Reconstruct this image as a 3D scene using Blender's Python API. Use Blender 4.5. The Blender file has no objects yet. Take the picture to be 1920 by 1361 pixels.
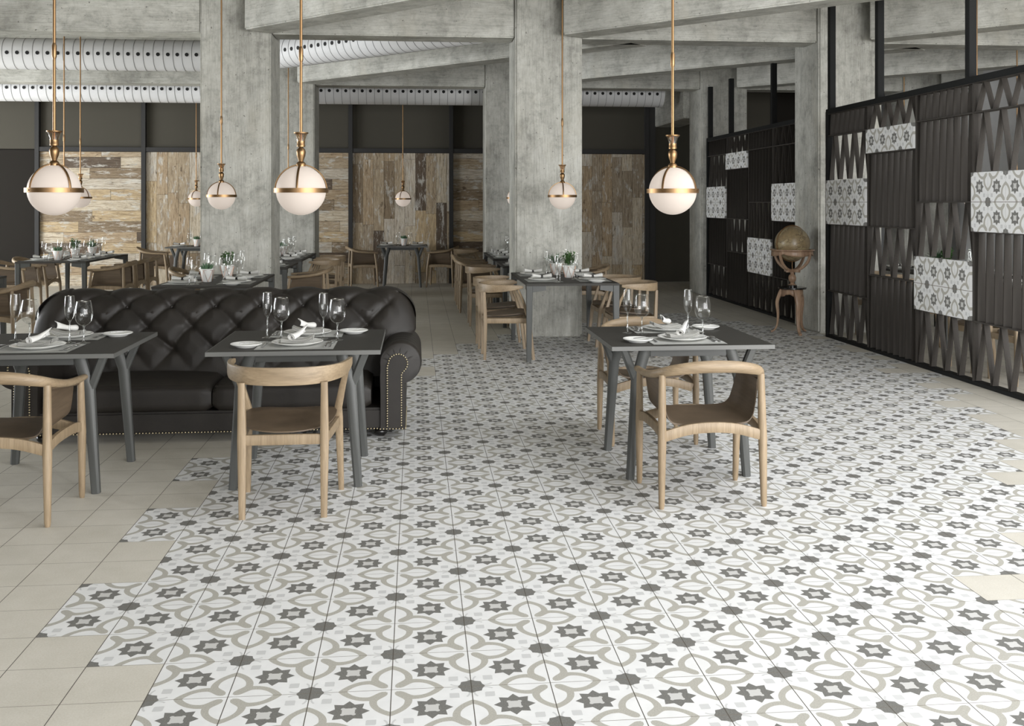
import bpy, bmesh, math, random
from math import sin, cos, pi, radians, sqrt
from mathutils import Vector, Matrix
random.seed(7)
sc = bpy.context.scene
C = sc.collection
TH = radians(5.41)
T = .2547                      # tile size
U0, V0 = -.078, 3.247          # a tile corner
HT = .76                       # table height

# ------------------------------------------------------------------ materials
def lin(c):
    return tuple((x/12.92 if x <= .04045 else ((x+.055)/1.055)**2.4) for x in [k/255. for k in c]) + (1,)

class NX:
    """tiny expression layer over math nodes"""
    def __init__(s, nt, sock): s.nt = nt; s.k = sock
    def op(s, o, *a, clamp=False):
        n = s.nt.nodes.new('ShaderNodeMath'); n.operation = o; n.use_clamp = clamp
        for i, v in enumerate((s,)+a):
            if isinstance(v, NX): s.nt.links.new(v.k, n.inputs[i])
            else: n.inputs[i].default_value = v
        return NX(s.nt, n.outputs[0])
    def __add__(s, o): return s.op('ADD', o)
    __radd__ = __add__
    def __sub__(s, o): return s.op('SUBTRACT', o)
    def __rsub__(s, o): return (s*-1)+o
    def __mul__(s, o): return s.op('MULTIPLY', o)
    __rmul__ = __mul__
    def __truediv__(s, o): return s.op('DIVIDE', o)
    def mx(s, o): return s.op('MAXIMUM', o)
    def mn(s, o): return s.op('MINIMUM', o)
    def ab(s): return s.op('ABSOLUTE')
    def fl(s): return s.op('FLOOR')
    def lt(s, o): return s.op('LESS_THAN', o)
    def gt(s, o): return s.op('GREATER_THAN', o)
    def sel(s, a, b): return s*a + (s*-1+1)*b       # s ? a : b
    def clamp(s): return s.op('ADD', 0., clamp=True)

def newmat(name):
    m = bpy.data.materials.new(name); m.use_nodes = True
    nt = m.node_tree; b = nt.nodes['Principled BSDF']
    return m, nt, b
def simple(name, col, rough=.5, metal=0, spec=.5, coat=0, bump=None, emis=None):
    m, nt, b = newmat(name)
    b.inputs['Base Color'].default_value = lin(col); b.inputs['Roughness'].default_value = rough
    b.inputs['Metallic'].default_value = metal; b.inputs['Specular IOR Level'].default_value = spec
    b.inputs['Coat Weight'].default_value = coat
    if emis: b.inputs['Emission Color'].default_value = lin(emis[0]); b.inputs['Emission Strength'].default_value = emis[1]
    if bump:
        n = noise(nt, bump[0], bump[2] if len(bump) > 2 else (1, 1, 1), detail=4)
        bp = nt.nodes.new('ShaderNodeBump'); bp.inputs['Strength'].default_value = bump[1]; bp.inputs['Distance'].default_value = .01
        nt.links.new(n.k, bp.inputs['Height']); nt.links.new(bp.outputs[0], b.inputs['Normal'])
    return m
def noise(nt, scale, stretch=(1, 1, 1), detail=3, coord='Object', rough=.6, out='Fac', shift=None, dist=0):
    tc = nt.nodes.new('ShaderNodeTexCoord'); mp = nt.nodes.new('ShaderNodeMapping')
    mp.inputs['Scale'].default_value = stretch
    if shift: mp.inputs['Location'].default_value = shift
    nt.links.new(tc.outputs[coord], mp.inputs[0])
    n = nt.nodes.new('ShaderNodeTexNoise'); n.inputs['Scale'].default_value = scale
    n.inputs['Detail'].default_value = detail; n.inputs['Roughness'].default_value = rough
    n.inputs['Distortion'].default_value = dist
    nt.links.new(mp.outputs[0], n.inputs['Vector'])
    return NX(nt, n.outputs[out])
def ramp(nt, fac, stops, interp='LINEAR'):
    r = nt.nodes.new('ShaderNodeValToRGB'); r.color_ramp.interpolation = interp
    e = r.color_ramp.elements
    while len(e) < len(stops): e.new(.5)
    for k, (p, c) in enumerate(stops): e[k].position = p; e[k].color = lin(c)
    nt.links.new(fac.k, r.inputs[0]); return r.outputs[0]
def mixc(nt, fac, a, b, mode='MIX'):
    n = nt.nodes.new('ShaderNodeMix'); n.data_type = 'RGBA'; n.blend_type = mode
    if isinstance(fac, NX): nt.links.new(fac.k, n.inputs[0])
    else: n.inputs[0].default_value = fac
    for s, v in ((6, a), (7, b)):
        if isinstance(v, tuple): n.inputs[s].default_value = v
        else: nt.links.new(v, n.inputs[s])
    return n.outputs[2]
def bumpit(nt, b, h, strength=.3, dist=.01):
    bp = nt.nodes.new('ShaderNodeBump'); bp.inputs['Strength'].default_value = strength; bp.inputs['Distance'].default_value = dist
    nt.links.new(h.k, bp.inputs['Height']); nt.links.new(bp.outputs[0], b.inputs['Normal'])

def concrete(name, stretch, fine, base=(214, 214, 209)):
    m, nt, b = newmat(name)
    big = noise(nt, 1.3, (1, 1, 1), 5, dist=.4)
    st = noise(nt, 3.0, stretch, 6, rough=.7)
    fi = noise(nt, 9.0, fine, 4, rough=.75)
    d = lambda k: tuple(max(0, x-k) for x in base)
    c1 = ramp(nt, big, [(.3, d(34)), (.5, d(4)), (.72, tuple(min(255, x+14) for x in base))])
    mott = noise(nt, 4.5, (1, 1, 1), 9, rough=.82, shift=(3, 5, 1), dist=.3)
    c1 = mixc(nt, .6, c1, ramp(nt, mott, [(.33, (150, 149, 144)), (.5, (236, 235, 231)), (.62, (255, 255, 254))]), 'MULTIPLY')
    c2 = mixc(nt, .48, c1, ramp(nt, st, [(.28, (150, 149, 145)), (.46, (232, 231, 228)), (.66, (255, 255, 253))]), 'MULTIPLY')
    c3 = mixc(nt, .42, c2, ramp(nt, fi, [(.32, (120, 118, 112)), (.48, (225, 224, 220)), (.7, (255, 255, 255))]), 'MULTIPLY')
    pores = noise(nt, 26, (1, 1, 1), 2)
    c4 = mixc(nt, pores.gt(.70), c3, lin((118, 116, 110)))
    warm = noise(nt, 2.2, (1, 1, .4), 3, shift=(4, 1, 2))
    c5 = mixc(nt, ((warm - .58)*2.5).clamp(), c4, lin((186, 181, 166)))
    nt.links.new(c5, b.inputs['Base Color']); b.inputs['Roughness'].default_value = .9; b.inputs['Specular IOR Level'].default_value = .2
    bumpit(nt, b, st*.6 + fi*.5 + pores*-.4, .35, .012)
    return m

def beige_nodes(nt):
    n = noise(nt, 5, (1, 1, 1), 5); f = noise(nt, 160, (1, 1, 1), 2)
    c = ramp(nt, n, [(.3, (201, 196, 184)), (.7, (212, 207, 196))])
    return mixc(nt, .10, c, ramp(nt, f, [(.3, (120, 115, 105)), (.7, (255, 252, 245))]), 'OVERLAY')
def uvxy(nt):
    tc = nt.nodes.new('ShaderNodeTexCoord'); sp = nt.nodes.new('ShaderNodeSeparateXYZ')
    nt.links.new(tc.outputs['UV'], sp.inputs[0]); return NX(nt, sp.outputs[0]), NX(nt, sp.outputs[1])
def tile_mat(name, patterned, wall=False):
    m, nt, b = newmat(name)
    X, Y = uvxy(nt)
    ix, iy = X.fl(), Y.fl()
    x, y = X-ix, Y-iy
    gx, gy = x.mn(1-x), y.mn(1-y)
    gw = .006
    if patterned:
        par = ((ix+iy)*.5); odd = (par-par.fl()).gt(.25)
        x = odd.sel(1-x, x)
        a, c = x.mx(y), x.mn(y)                 # a >= c
        s = (a+c).gt(1.)
        p = s.sel(1-c, a); q = s.sel(1-a, c)    # p >= q and p+q <= 1 ; clover at (0,0), dark eight-point at (1,0)
        # clover band
        t = ((p-.285)/.37).mx(0.)
        yo = (1-t*t).mx(0.).op('POWER', .84)*.262
        t2 = ((p-.32)/.228)
        inner_far = (1-t2*t2).mx(0.).op('POWER', .84)*.166
        t3 = ((p-.105)/.185).clamp(); sm = t3*t3*(3-t3*2)
        inner_near = sm*.123 + .045
        yi = p.gt(.32).sel(inner_far, inner_near).mx(p.lt(.3)*.04)
        clover = q.lt(yo)*q.gt(yi)*p.lt(.655)*p.gt(.062)
        # centre star
        sx, sy = (p-.5).ab(), (q-.5).ab()
        A, B_ = sx.mx(sy), sx.mn(sy)            # 0..45 deg
        d1 = (A*.9239 + B_*.3827); d2 = (B_*.9239 - A*.3827).ab()   # relative to 22.5 deg axis
        # fold about 22.5 deg: outer vertices at +-22.5 from notch axis
        # outer vertex (r=.255) -> (.2356,.0976) ; notch (r=.178,0)
        star = ((d1-.178)*.0976 - d2*(.2356-.178)).lt(0.)
        hole = (A.lt(.078) * (A+B_).lt(.148)).mx(((A-.066)*(A-.066)+(B_-.066)*(B_-.066)).lt(.0007))
        # dark eight-point medallion at (1,0)
        ex, ey = 1-p, q
        A2, B2 = ex.mx(ey), ex.mn(ey)
        e1 = (A2*.9239 + B2*.3827); e2 = (B2*.9239 - A2*.3827).ab()
        med = ((e1-.150)*.066 - e2*.011).lt(0.)
        # pale swirls and squares round the medallion
        r2 = ((ex-.165)*(ex-.165) + (ey-.165)*(ey-.165)).op('SQRT')
        arc = (r2-.135).ab().lt(.013) * (ex+ey).lt(.33)
        sq = (ex-.225).ab().lt(.056)*(ey-.215).ab().lt(.056)
        pale = arc.mx(sq)
        n1 = noise(nt, 14, (1, 1, 1), 4); n2 = noise(nt, 220, (1, 1, 1), 2)
        white = ramp(nt, n1, [(.3, (226, 226, 225)), (.7, (234, 234, 233))])
        grey = ramp(nt, n2, [(.35, (170, 167, 158)), (.65, (186, 183, 174))])
        dark = ramp(nt, n2, [(.35, (108, 107, 103)), (.65, (128, 127, 123))])
        col = mixc(nt, pale, white, lin((204, 204, 203)))
        col = mixc(nt, clover, col, grey)
        col = mixc(nt, star.mx(med), col, dark)
        col = mixc(nt, hole, col, lin((203, 202, 199)))
    else:
        col = beige_nodes(nt)
        wn = nt.nodes.new('ShaderNodeTexWhiteNoise'); cb = nt.nodes.new('ShaderNodeCombineXYZ')
        nt.links.new(ix.k, cb.inputs[0]); nt.links.new(iy.k, cb.inputs[1]); nt.links.new(cb.outputs[0], wn.inputs['Vector'])
        v = NX(nt, wn.outputs['Value'])*.05 + .975
        g = nt.nodes.new('ShaderNodeCombineXYZ')
        for k in range(3): nt.links.new(v.k, g.inputs[k])
        col = mixc(nt, 1., col, g.outputs[0], 'MULTIPLY')
    grx, gry = gx.lt(gw), gy.lt(gw*.75)
    if wall: grx, gry = gx.lt(.004), gy.lt(.010)
    col = mixc(nt, gry, col, lin((120, 112, 100)))
    col = mixc(nt, grx, col, lin((84, 78, 70)) if not wall else lin((175, 173, 168)))
    nt.links.new(col, b.inputs['Base Color'])
    b.inputs['Roughness'].default_value = .55; b.inputs['Specular IOR Level'].default_value = .35
    return m

def wood_mat(name, c0, c1, c2, stretch=(1, 1, .08), scale=14, rough=.5, coord='Object'):
    m, nt, b = newmat(name)
    n = noise(nt, scale, stretch, 5, rough=.65, dist=1.2, coord=coord)
    f = noise(nt, scale*9, stretch, 3, coord=coord)
    col = ramp(nt, n, [(.3, c0), (.52, c1), (.72, c2)])
    col = mixc(nt, .22, col, ramp(nt, f, [(.35, (120, 110, 95)), (.6, (255, 255, 255))]), 'MULTIPLY')
    nt.links.new(col, b.inputs['Base Color']); b.inputs['Roughness'].default_value = rough
    bumpit(nt, b, f, .08, .002)
    return m

def plank_mat():
    m, nt, b = newmat('weathered_planks')
    at = nt.nodes.new('ShaderNodeAttribute'); at.attribute_name = 'rnd'; R = NX(nt, at.outputs['Fac'])
    def pn(scale, st, shift, detail=5, dist=.3):
        return noise(nt, scale, st, detail, coord='UV', rough=.75, shift=shift, dist=dist)
    base = ramp(nt, R, [(0, (198, 182, 158)), (.16, (214, 198, 168)), (.3, (184, 174, 158)), (.42, (222, 219, 212)), (.58, (198, 186, 166)), (.7, (158, 144, 124)), (.8, (228, 222, 208)), (.94, (112, 100, 88))], 'CONSTANT')
    s1 = pn(3, (1, 14, 1), (0, 0, 0)); s2 = pn(9, (1, 14, 1), (3, 7, 0)); s3 = pn(3.2, (1, 3, 1), (9, 2, 0), 9, .3); s4 = pn(4.5, (1, 2.6, 1), (1, 5, 0), 9, .4)
    s5 = pn(7, (1, 34, 1), (5, 1, 0), 6, .15)
    saw = pn(10, (9, 1, 1), (0, 3, 0), 2, 0)
    c = mixc(nt, .85, base, ramp(nt, s1, [(.32, (138, 118, 92)), (.5, (226, 216, 200)), (.68, (255, 252, 246))]), 'MULTIPLY')
    c = mixc(nt, .6, c, ramp(nt, s2, [(.36, (120, 100, 78)), (.5, (240, 236, 230))]), 'MULTIPLY')
    c = mixc(nt, ((s3-.53)*14).clamp()*.85, c, ramp(nt, s1, [(.35, (160, 156, 148)), (.6, (212, 208, 198))]))
    c = mixc(nt, ((s4-.585)*16).clamp()*.8, c, lin((74, 56, 38)))
    c = mixc(nt, ((s5-.60)*12).clamp()*.7, c, lin((66, 52, 38)))
    c = mixc(nt, ((saw-.6)*8).clamp()*R.gt(.8)*.35, c, lin((90, 74, 58)))
    nt.links.new(c, b.inputs['Base Color']); b.inputs['Roughness'].default_value = .75
    bumpit(nt, b, s2*.5+s3*.6, .3, .006)
    return m

def glass_mat(name='clear_glass', tint=(.955, .96, .955, 1), k0=.04):
    m = bpy.data.materials.new(name); m.use_nodes = True; nt = m.node_tree; nt.nodes.clear()
    o = nt.nodes.new('ShaderNodeOutputMaterial'); mx = nt.nodes.new('ShaderNodeMixShader')
    t = nt.nodes.new('ShaderNodeBsdfTransparent'); t.inputs[0].default_value = tint
    g = nt.nodes.new('ShaderNodeBsdfGlossy'); g.inputs['Roughness'].default_value = .02
    g.inputs[0].default_value = (1, 1, 1, 1)
    lw = nt.nodes.new('ShaderNodeLayerWeight'); lw.inputs[0].default_value = .5
    f = NX(nt, lw.outputs['Facing'])
    k = f.op('POWER', 3.6)*.6 + k0
    nt.links.new(k.k, mx.inputs[0]); nt.links.new(t.outputs[0], mx.inputs[1]); nt.links.new(g.outputs[0], mx.inputs[2])
    nt.links.new(mx.outputs[0], o.inputs[0]); return m

def leather_mat():
    m, nt, b = newmat('dark_leather')
    tc = nt.nodes.new('ShaderNodeTexCoord'); v = nt.nodes.new('ShaderNodeTexVoronoi'); v.inputs['Scale'].default_value = 170
    v.feature = 'DISTANCE_TO_EDGE'; nt.links.new(tc.outputs['Object'], v.inputs['Vector'])
    n = noise(nt, 2.5, (1, 1, 1), 4)
    nt.links.new(ramp(nt, n, [(.3, (35, 32, 29)), (.7, (46, 42, 38))]), b.inputs['Base Color'])
    b.inputs['Roughness'].default_value = .5; b.inputs['Specular IOR Level'].default_value = .34
    bumpit(nt, b, NX(nt, v.outputs['Distance']).mn(.12)*6 + noise(nt, 9, (1, 1, 1), 3)*.6, .16, .002)
    return m

M = {}
M['conc_v'] = concrete('board_formed_concrete_upright', (4, 4, .22), (7, 7, .5))
M['conc_h'] = concrete('board_formed_concrete_lengthwise', (.22, 4, 4), (.5, 7, 7))
M['slab'] = concrete('concrete_slab', (1, 1, 1), (3, 3, 3), (150, 148, 140))
M['tile'] = tile_mat('patterned_cement_tile', True)
M['wtile'] = tile_mat('patterned_wall_tile', True, True)
M['beige'] = tile_mat('beige_stone_tile', False)
M['plank'] = plank_mat()
M['ash'] = wood_mat('ash_wood', (131, 113, 89), (149, 130, 104), (164, 145, 119))
M['ash2'] = wood_mat('ash_wood_band', (131, 113, 89), (149, 130, 104), (164, 145, 119), (.08, .5, 1), 14)
M['shell'] = wood_mat('brown_stained_shell', (84, 70, 54), (98, 83, 66), (110, 94, 76), (.1, .1, 1), 8, .5)
M['tan'] = wood_mat('globe_stand_wood', (138, 110, 88), (160, 132, 108), (178, 150, 124), (1, 1, .1), 12, .4)
M['table'] = simple('charcoal_painted_table', (56, 54, 50), .6, spec=.3, bump=(60, .04))
M['tlegs'] = simple('graphite_painted_legs', (76, 77, 75), .45, spec=.35)
M['edge'] = simple('painted_lit_edge', (94, 94, 91), .45)  # paler grey standing in for light on the tabletop edges
M['blackwood'] = simple('black_lacquer', (26, 24, 23), .2)
M['leather'] = leather_mat()
M['brass'] = simple('brushed_brass', (146, 117, 84), .40, 1)
M['nail'] = simple('brass_nailheads', (216, 202, 168), .3, 1)
M['copper'] = simple('copper_wire', (196, 140, 108), .3, 1)
M['opal'] = simple('opal_glass', (160, 152, 145), .45, spec=.08, emis=((255, 238, 223), .36))
M['duct'] = simple('white_duct_fabric', (216, 216, 216), .6)
M['seam'] = simple('duct_seam', (120, 120, 120), .6)
M['hole'] = simple('black_vent_hole', (20, 20, 20), .8)
M['steel'] = simple('polished_steel', (190, 190, 190), .18, 1)
M['china'] = simple('white_china', (236, 236, 232), .18, coat=.3)
M['linen'] = simple('white_linen', (214, 213, 209), .9, bump=(220, .2))
M['greycloth'] = simple('pale_grey_linen', (176, 175, 170), .9, bump=(260, .25))
M['mat'] = simple('grey_place_mat', (178, 178, 174), .85, bump=(300, .3))
M['glass'] = glass_mat()
M['amber'] = glass_mat('amber_glass', (.72, .58, .42, 1), .12); M['gstem'] = glass_mat('thick_glass', (.80, .81, .80, 1), .2)
M['pot'] = simple('white_pot', (232, 232, 228), .4)
M['soil'] = simple('soil', (70, 52, 38), .9)
M['leaf'] = simple('green_leaf', (74, 108, 60), .5)
M['leaf2'] = simple('blue_green_leaf', (84, 116, 84), .5)
M['iron'] = simple('dark_steel_frame', (24, 25, 25), .65, .0, spec=.2, bump=(9, .3))
M['rust'] = simple('blued_steel_stud', (48, 47, 46), .7, .1, bump=(12, .5))
M['slat'] = simple('charcoal_slat', (64, 60, 56), .6, spec=.25, bump=(30, .05, (1, 1, .1)))
M['darkwall'] = simple('dark_olive_panel', (78, 75, 67), .85, spec=.15)
M['black'] = simple('near_black_panel', (38, 35, 31), .8, spec=.15)
M['greywall'] = simple('smooth_grey_plaster', (205, 204, 202), .8)
M['plaster'] = simple('pale_plaster', (205, 203, 198), .8)
M['winframe'] = simple('window_frame_paint', (60, 60, 60), .5)

def globe_mat():
    m, nt, b = newmat('antique_globe_paper')
    n = noise(nt, 3.2, (1, 1, 1), 6, dist=.5); f = noise(nt, 30, (1, 1, 1), 3)
    c = ramp(nt, n, [(.40, (170, 158, 128)), (.49, (166, 152, 122)), (.5, (118, 102, 80)), (.515, (154, 138, 108)), (.7, (144, 124, 94))])
    c = mixc(nt, .3, c, ramp(nt, f, [(.4, (150, 130, 95)), (.6, (240, 225, 190))]), 'MULTIPLY')
    nt.links.new(c, b.inputs['Base Color']); b.inputs['Roughness'].default_value = .3; return m
M['globe'] = globe_mat()

# ------------------------------------------------------------------ mesh helpers
class B:
    def __init__(s): s.bm = bmesh.new(); s.flat = False
    def box(s, x0, x1, y0, y1, z0, z1, bev=0, mtx=None):
        b = bmesh.new(); bmesh.ops.create_cube(b, size=1); s.flat = True
        for v in b.verts: v.co = Vector(((x0+x1)/2+v.co.x*(x1-x0), (y0+y1)/2+v.co.y*(y1-y0), (z0+z1)/2+v.co.z*(z1-z0)))
        if bev: bmesh.ops.bevel(b, geom=b.edges[:], offset=bev, segments=2, affect='EDGES')
        return s.add(b, mtx)
    def add(s, b, mtx=None):
        me = bpy.data.meshes.new('t'); b.to_mesh(me); b.free()
        if mtx: me.transform(mtx)
        s.bm.from_mesh(me); bpy.data.meshes.remove(me); return s
    def sweep(s, pts, sizes, n=10, up=(0, 0, 1), sq=False, cap=True, rnd=.25):
        """section (w along side, h along up) carried along pts"""
        pts = [Vector(p) for p in pts]; N = len(pts); up = Vector(up)
        if not isinstance(sizes, list): sizes = [sizes]*N
        if sq:
            k = 1-rnd
            prof = [(-k, -1), (k, -1), (1, -k), (1, k), (k, 1), (-k, 1), (-1, k), (-1, -k)]
        else: prof = [(cos(2*pi*i/n), sin(2*pi*i/n)) for i in range(n)]
        rings = []
        for i, p in enumerate(pts):
            t = (pts[min(i+1, N-1)]-pts[max(i-1, 0)]).normalized()
            side = t.cross(up)
            if side.length < 1e-4: side = Vector((1, 0, 0))
            side.normalize(); u2 = side.cross(t)
            w, h = sizes[i]
            rings.append([s.bm.verts.new(p+side*(a*w/2)+u2*(b*h/2)) for a, b in prof])
        m = len(prof)
        for i in range(N-1):
            for j in range(m): s.bm.faces.new((rings[i][j], rings[i][(j+1) % m], rings[i+1][(j+1) % m], rings[i+1][j]))
        if cap:
            s.bm.faces.new(rings[0][::-1]); s.bm.faces.new(rings[-1])
        return s
    def lathe(s, prof, n=24, c=(0, 0, 0), axis='z', cap0=False, cap1=False):
        c = Vector(c); rings = []
        for r, z in prof:
            if r < 1e-6: rings.append([s.bm.verts.new(c+Vector((0, 0, z)))])
            else: rings.append([s.bm.verts.new(c+Vector((r*cos(2*pi*i/n), r*sin(2*pi*i/n), z))) for i in range(n)])
        for a, b in zip(rings, rings[1:]):
            for j in range(n):
                k = (j+1) % n
                if len(a) == 1 and len(b) == 1: continue
                if len(a) == 1: s.bm.faces.new((a[0], b[k], b[j]))
                elif len(b) == 1: s.bm.faces.new((a[j], a[k], b[0]))
                else: s.bm.faces.new((a[j], a[k], b[k], b[j]))
        if cap0: s.bm.faces.new(rings[0][::-1])
        if cap1: s.bm.faces.new(rings[-1])
        return s
    def grid(s, f, nu, nv, cu=False, cv=False):
        vs = [[s.bm.verts.new(f(i/(nu if cu else nu-1), j/(nv if cv else nv-1))) for j in range(nv)] for i in range(nu)]
        for i in range(nu if cu else nu-1):
            for j in range(nv if cv else nv-1):
                s.bm.faces.new((vs[i][j], vs[(i+1) % nu][j], vs[(i+1) % nu][(j+1) % nv], vs[i][(j+1) % nv]))
        return vs
    def prism(s, poly, f0, f1):
        a = [s.bm.verts.new(f0(*p)) for p in poly]; b = [s.bm.verts.new(f1(*p)) for p in poly]
        n = len(poly); s.bm.faces.new(a); s.bm.faces.new(b[::-1])
        for i in range(n): s.bm.faces.new((a[i], b[i], b[(i+1) % n], a[(i+1) % n]))
        return s
    def obj(s, name, mat, parent=None, ang=None, loc=None, weld=True):
        if ang is None: ang = 28 if s.flat else 43
        me = bpy.data.meshes.new(name)
        if weld: bmesh.ops.remove_doubles(s.bm, verts=s.bm.verts[:], dist=1e-5)
        bmesh.ops.recalc_face_normals(s.bm, faces=s.bm.faces[:])
        s.bm.to_mesh(me); s.bm.free()
        for p in me.polygons: p.use_smooth = True
        me.set_sharp_from_angle(angle=radians(ang))
        for m in (mat if isinstance(mat, (list, tuple)) else [mat]): me.materials.append(m)
        o = bpy.data.objects.new(name, me); C.objects.link(o)
        if parent: o.parent = parent
        if loc: o.location = loc
        return o

def tag(o, label, cat, group=None, kind=None):
    o['label'] = label
    if cat: o['category'] = cat
    if group: o['group'] = group
    if kind: o['kind'] = kind
    return o
def thing(name, label, cat, loc=(0, 0, 0), rz=0, group=None):
    o = bpy.data.objects.new(name, None); C.objects.link(o); o.empty_display_size = .1
    o.location = loc; o.rotation_euler = (0, 0, rz)
    return tag(o, label, cat, group)
def struct(o): o['kind'] = 'structure'; return o
def dup(root, loc, rz, label, group=None):
    r = root.copy(); C.objects.link(r); r.location = loc; r.rotation_euler = (0, 0, rz); r['label'] = label
    if group: r['group'] = group
    for ch in list(root.children):
        c = ch.copy(); C.objects.link(c); c.parent = r
        for g in ch.children:
            d = g.copy(); C.objects.link(d); d.parent = c
    return r
class Proto:
    """first call places the original, later calls copy it with its parts"""
    def __init__(s, make): s.make = make; s.o = None
    def __call__(s, loc, rz, label, group=None):
        if s.o is None:
            s.o = s.make(); s.o.location = loc; s.o.rotation_euler = (0, 0, rz); s.o['label'] = label
            if group: s.o['group'] = group
            return s.o
        return dup(s.o, loc, rz, label, group)
def cr(pts, k=6):
    """Catmull-Rom through points of any dimension"""
    out = []; n = len(pts)
    for i in range(n-1):
        p0, p1, p2, p3 = pts[max(i-1, 0)], pts[i], pts[i+1], pts[min(i+2, n-1)]
        for j in range(k):
            t = j/k
            out.append(tuple(.5*((2*b)+(-a+c)*t+(2*a-5*b+4*c-d)*t*t+(-a+3*b-3*c+d)*t**3) for a, b, c, d in zip(p0, p1, p2, p3)))
    out.append(tuple(pts[-1])); return out

# ------------------------------------------------------------------ floor
iL = {-6: -3, -5: -3, -4: -3, -3: -3, -2: -3, -1: -3, 0: -3, 1: -4, 2: -5, 3: -5, 4: -4, 5: -4, 6: -5, 7: -5, 8: -4, 9: -4, 10: -5, 11: -5, 12: -4, 13: -3, 14: -3, 15: -2,
      16: -2, 17: -1, 18: -1, 19: 0, 20: 0, 21: 0, 22: 0, 23: 1, 24: 1, 25: 0, 26: 0, 27: 1, 28: 2, 29: 2, 30: 2, 31: 3, 32: 4, 33: 4, 34: 7, 35: 7, 36: 8, 37: 8, 38: 10, 39: 12, 40: 12, 41: 13}
iR = {-6: 12, -5: 12, -4: 12, -3: 12, -2: 12, -1: 12, 0: 12, 1: 12, 2: 9, 3: 12, 4: 11, 5: 13, 6: 13, 7: 14, 8: 13, 9: 14, 10: 15, 11: 15, 12: 16, 13: 16, 14: 16, 15: 17,
      16: 16, 17: 17, 18: 18, 19: 17, 20: 18, 21: 19, 22: 17, 23: 18, 24: 19, 25: 18, 26: 19, 27: 18, 28: 18, 29: 19, 30: 19, 31: 18, 32: 19, 33: 19, 34: 18, 35: 18, 36: 17, 37: 17, 38: 16, 39: 16, 40: 15, 41: 15}
def floor_simple():
    bm = bmesh.new(); uv = bm.loops.layers.uv.new('UVMap')
    i0, i1, j0, j1 = -50, 38, -30, 65
    vs = {(i, j): bm.verts.new((U0+i*T, V0+j*T, 0)) for i in range(i0, i1+1) for j in range(j0, j1+1)}
    for i in range(i0, i1):
        for j in range(j0, j1):
            f = bm.faces.new((vs[i, j], vs[i+1, j], vs[i+1, j+1], vs[i, j+1]))
            f.material_index = 1 if (j in iL and iL[j] <= i < iR[j]) else 0
            for l, (a, b) in zip(f.loops, ((i, j), (i+1, j), (i+1, j+1), (i, j+1))): l[uv].uv = (a, b)
    me = bpy.data.meshes.new('floor'); bm.to_mesh(me); bm.free()
    me.materials.append(M['beige']); me.materials.append(M['tile'])
    o = bpy.data.objects.new('floor', me); C.objects.link(o); struct(o)
floor_simple()

# ------------------------------------------------------------------ shell
XL, XR, YF, YB, ZC = -12.6, 9.3, -4.2, 19.55, 4.4
HB = 3.46
SK = (1.8, 8.8, -2.4, 5.6)      # opening for an added skylight that brightens the foreground floor
struct(B().box(XL, SK[0], YF, YB+.3, ZC, ZC+.25).box(SK[1], XR, YF, YB+.3, ZC, ZC+.25).box(SK[0], SK[1], YF, SK[2], ZC, ZC+.25).box(SK[0], SK[1], SK[3], YB+.3, ZC, ZC+.25).obj('ceiling', M['slab']))
b = B()
for q in range(5): b.box(SK[0]+q*(SK[1]-SK[0])/4-.03, SK[0]+q*(SK[1]-SK[0])/4+.03, SK[2], SK[3], ZC+.02, ZC+.1)
for q in (SK[2], (SK[2]+SK[3])/2, SK[3]): b.box(SK[0], SK[1], q-.03, q+.03, ZC+.02, ZC+.1)
struct(b.obj('window_9', M['winframe']))  # frame bars of the added skylight
struct(B().box(XL, XR, YB+.06, YB+.3, 0, ZC).obj('wall_back', M['black']))
# right wall with a wide window opening near the camera, front wall with four tall windows
def wall_with_holes(name, horiz, pos, thick, a0, a1, holes, mat):
    b = B(); cur = a0
    def bx(p, q, z0, z1):
        if horiz: b.box(p, q, pos, pos+thick, z0, z1)
        else: b.box(pos, pos+thick, p, q, z0, z1)
    for h0, h1, z0, z1 in holes:
        bx(cur, h0, 0, ZC); bx(h0, h1, 0, z0); bx(h0, h1, z1, ZC); cur = h1
    bx(cur, a1, 0, ZC)
    return struct(b.obj(name, mat))
RW = [(-3.4, .4, .25, 3.3)]
LW = [(1.0, 5.0, .25, 3.3), (7.0, 11.0, .25, 3.3), (13.0, 17.0, .25, 3.3)]
FW = [(-6.2, -3.4, .25, 3.3), (-2.4, .4, .25, 3.3), (1.4, 4.2, .25, 3.3), (5.2, 8.0, .25, 3.3)]
wall_with_holes('wall_right', False, XR, .25, YF, YB+.3, RW, M['greywall'])
LW = LW[1:]
wall_with_holes('wall_left', False, XL-.25, .25, YF, YB+.3, LW, M['plaster'])
wall_with_holes('wall_front', True, YF-.25, .25, XL, XR, FW, M['plaster'])
def window(n, horiz, pos, a0, a1, z0, z1):
    b = B(); t = .06
    am = (a0+a1)/2
    def bx(p, q, zz0, zz1):
        if horiz: b.box(p, q, pos, pos+.08, zz0, zz1)
        else: b.box(pos, pos+.08, p, q, zz0, zz1)
    bx(a0, a0+t, z0, z1); bx(a1-t, a1, z0, z1); bx(am-t/2, am+t/2, z0, z1); bx(a0, a1, z0, z0+t); bx(a0, a1, z1-t, z1); bx(a0, a1, 2.4, 2.4+t)
    o = struct(b.obj('window_%d' % n, M['winframe']))
    g = B()
    if horiz: g.box(a0+t, a1-t, pos+.035, pos+.045, z0+t, z1-t)
    else: g.box(pos+.035, pos+.045, a0+t, a1-t, z0+t, z1-t)
    return o
k = 1
for a0, a1, z0, z1 in RW: window(k, False, XR+.1, a0, a1, z0, z1); k += 1
for a0, a1, z0, z1 in LW: window(k, False, XL-.18, a0, a1, z0, z1); k += 1
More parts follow.
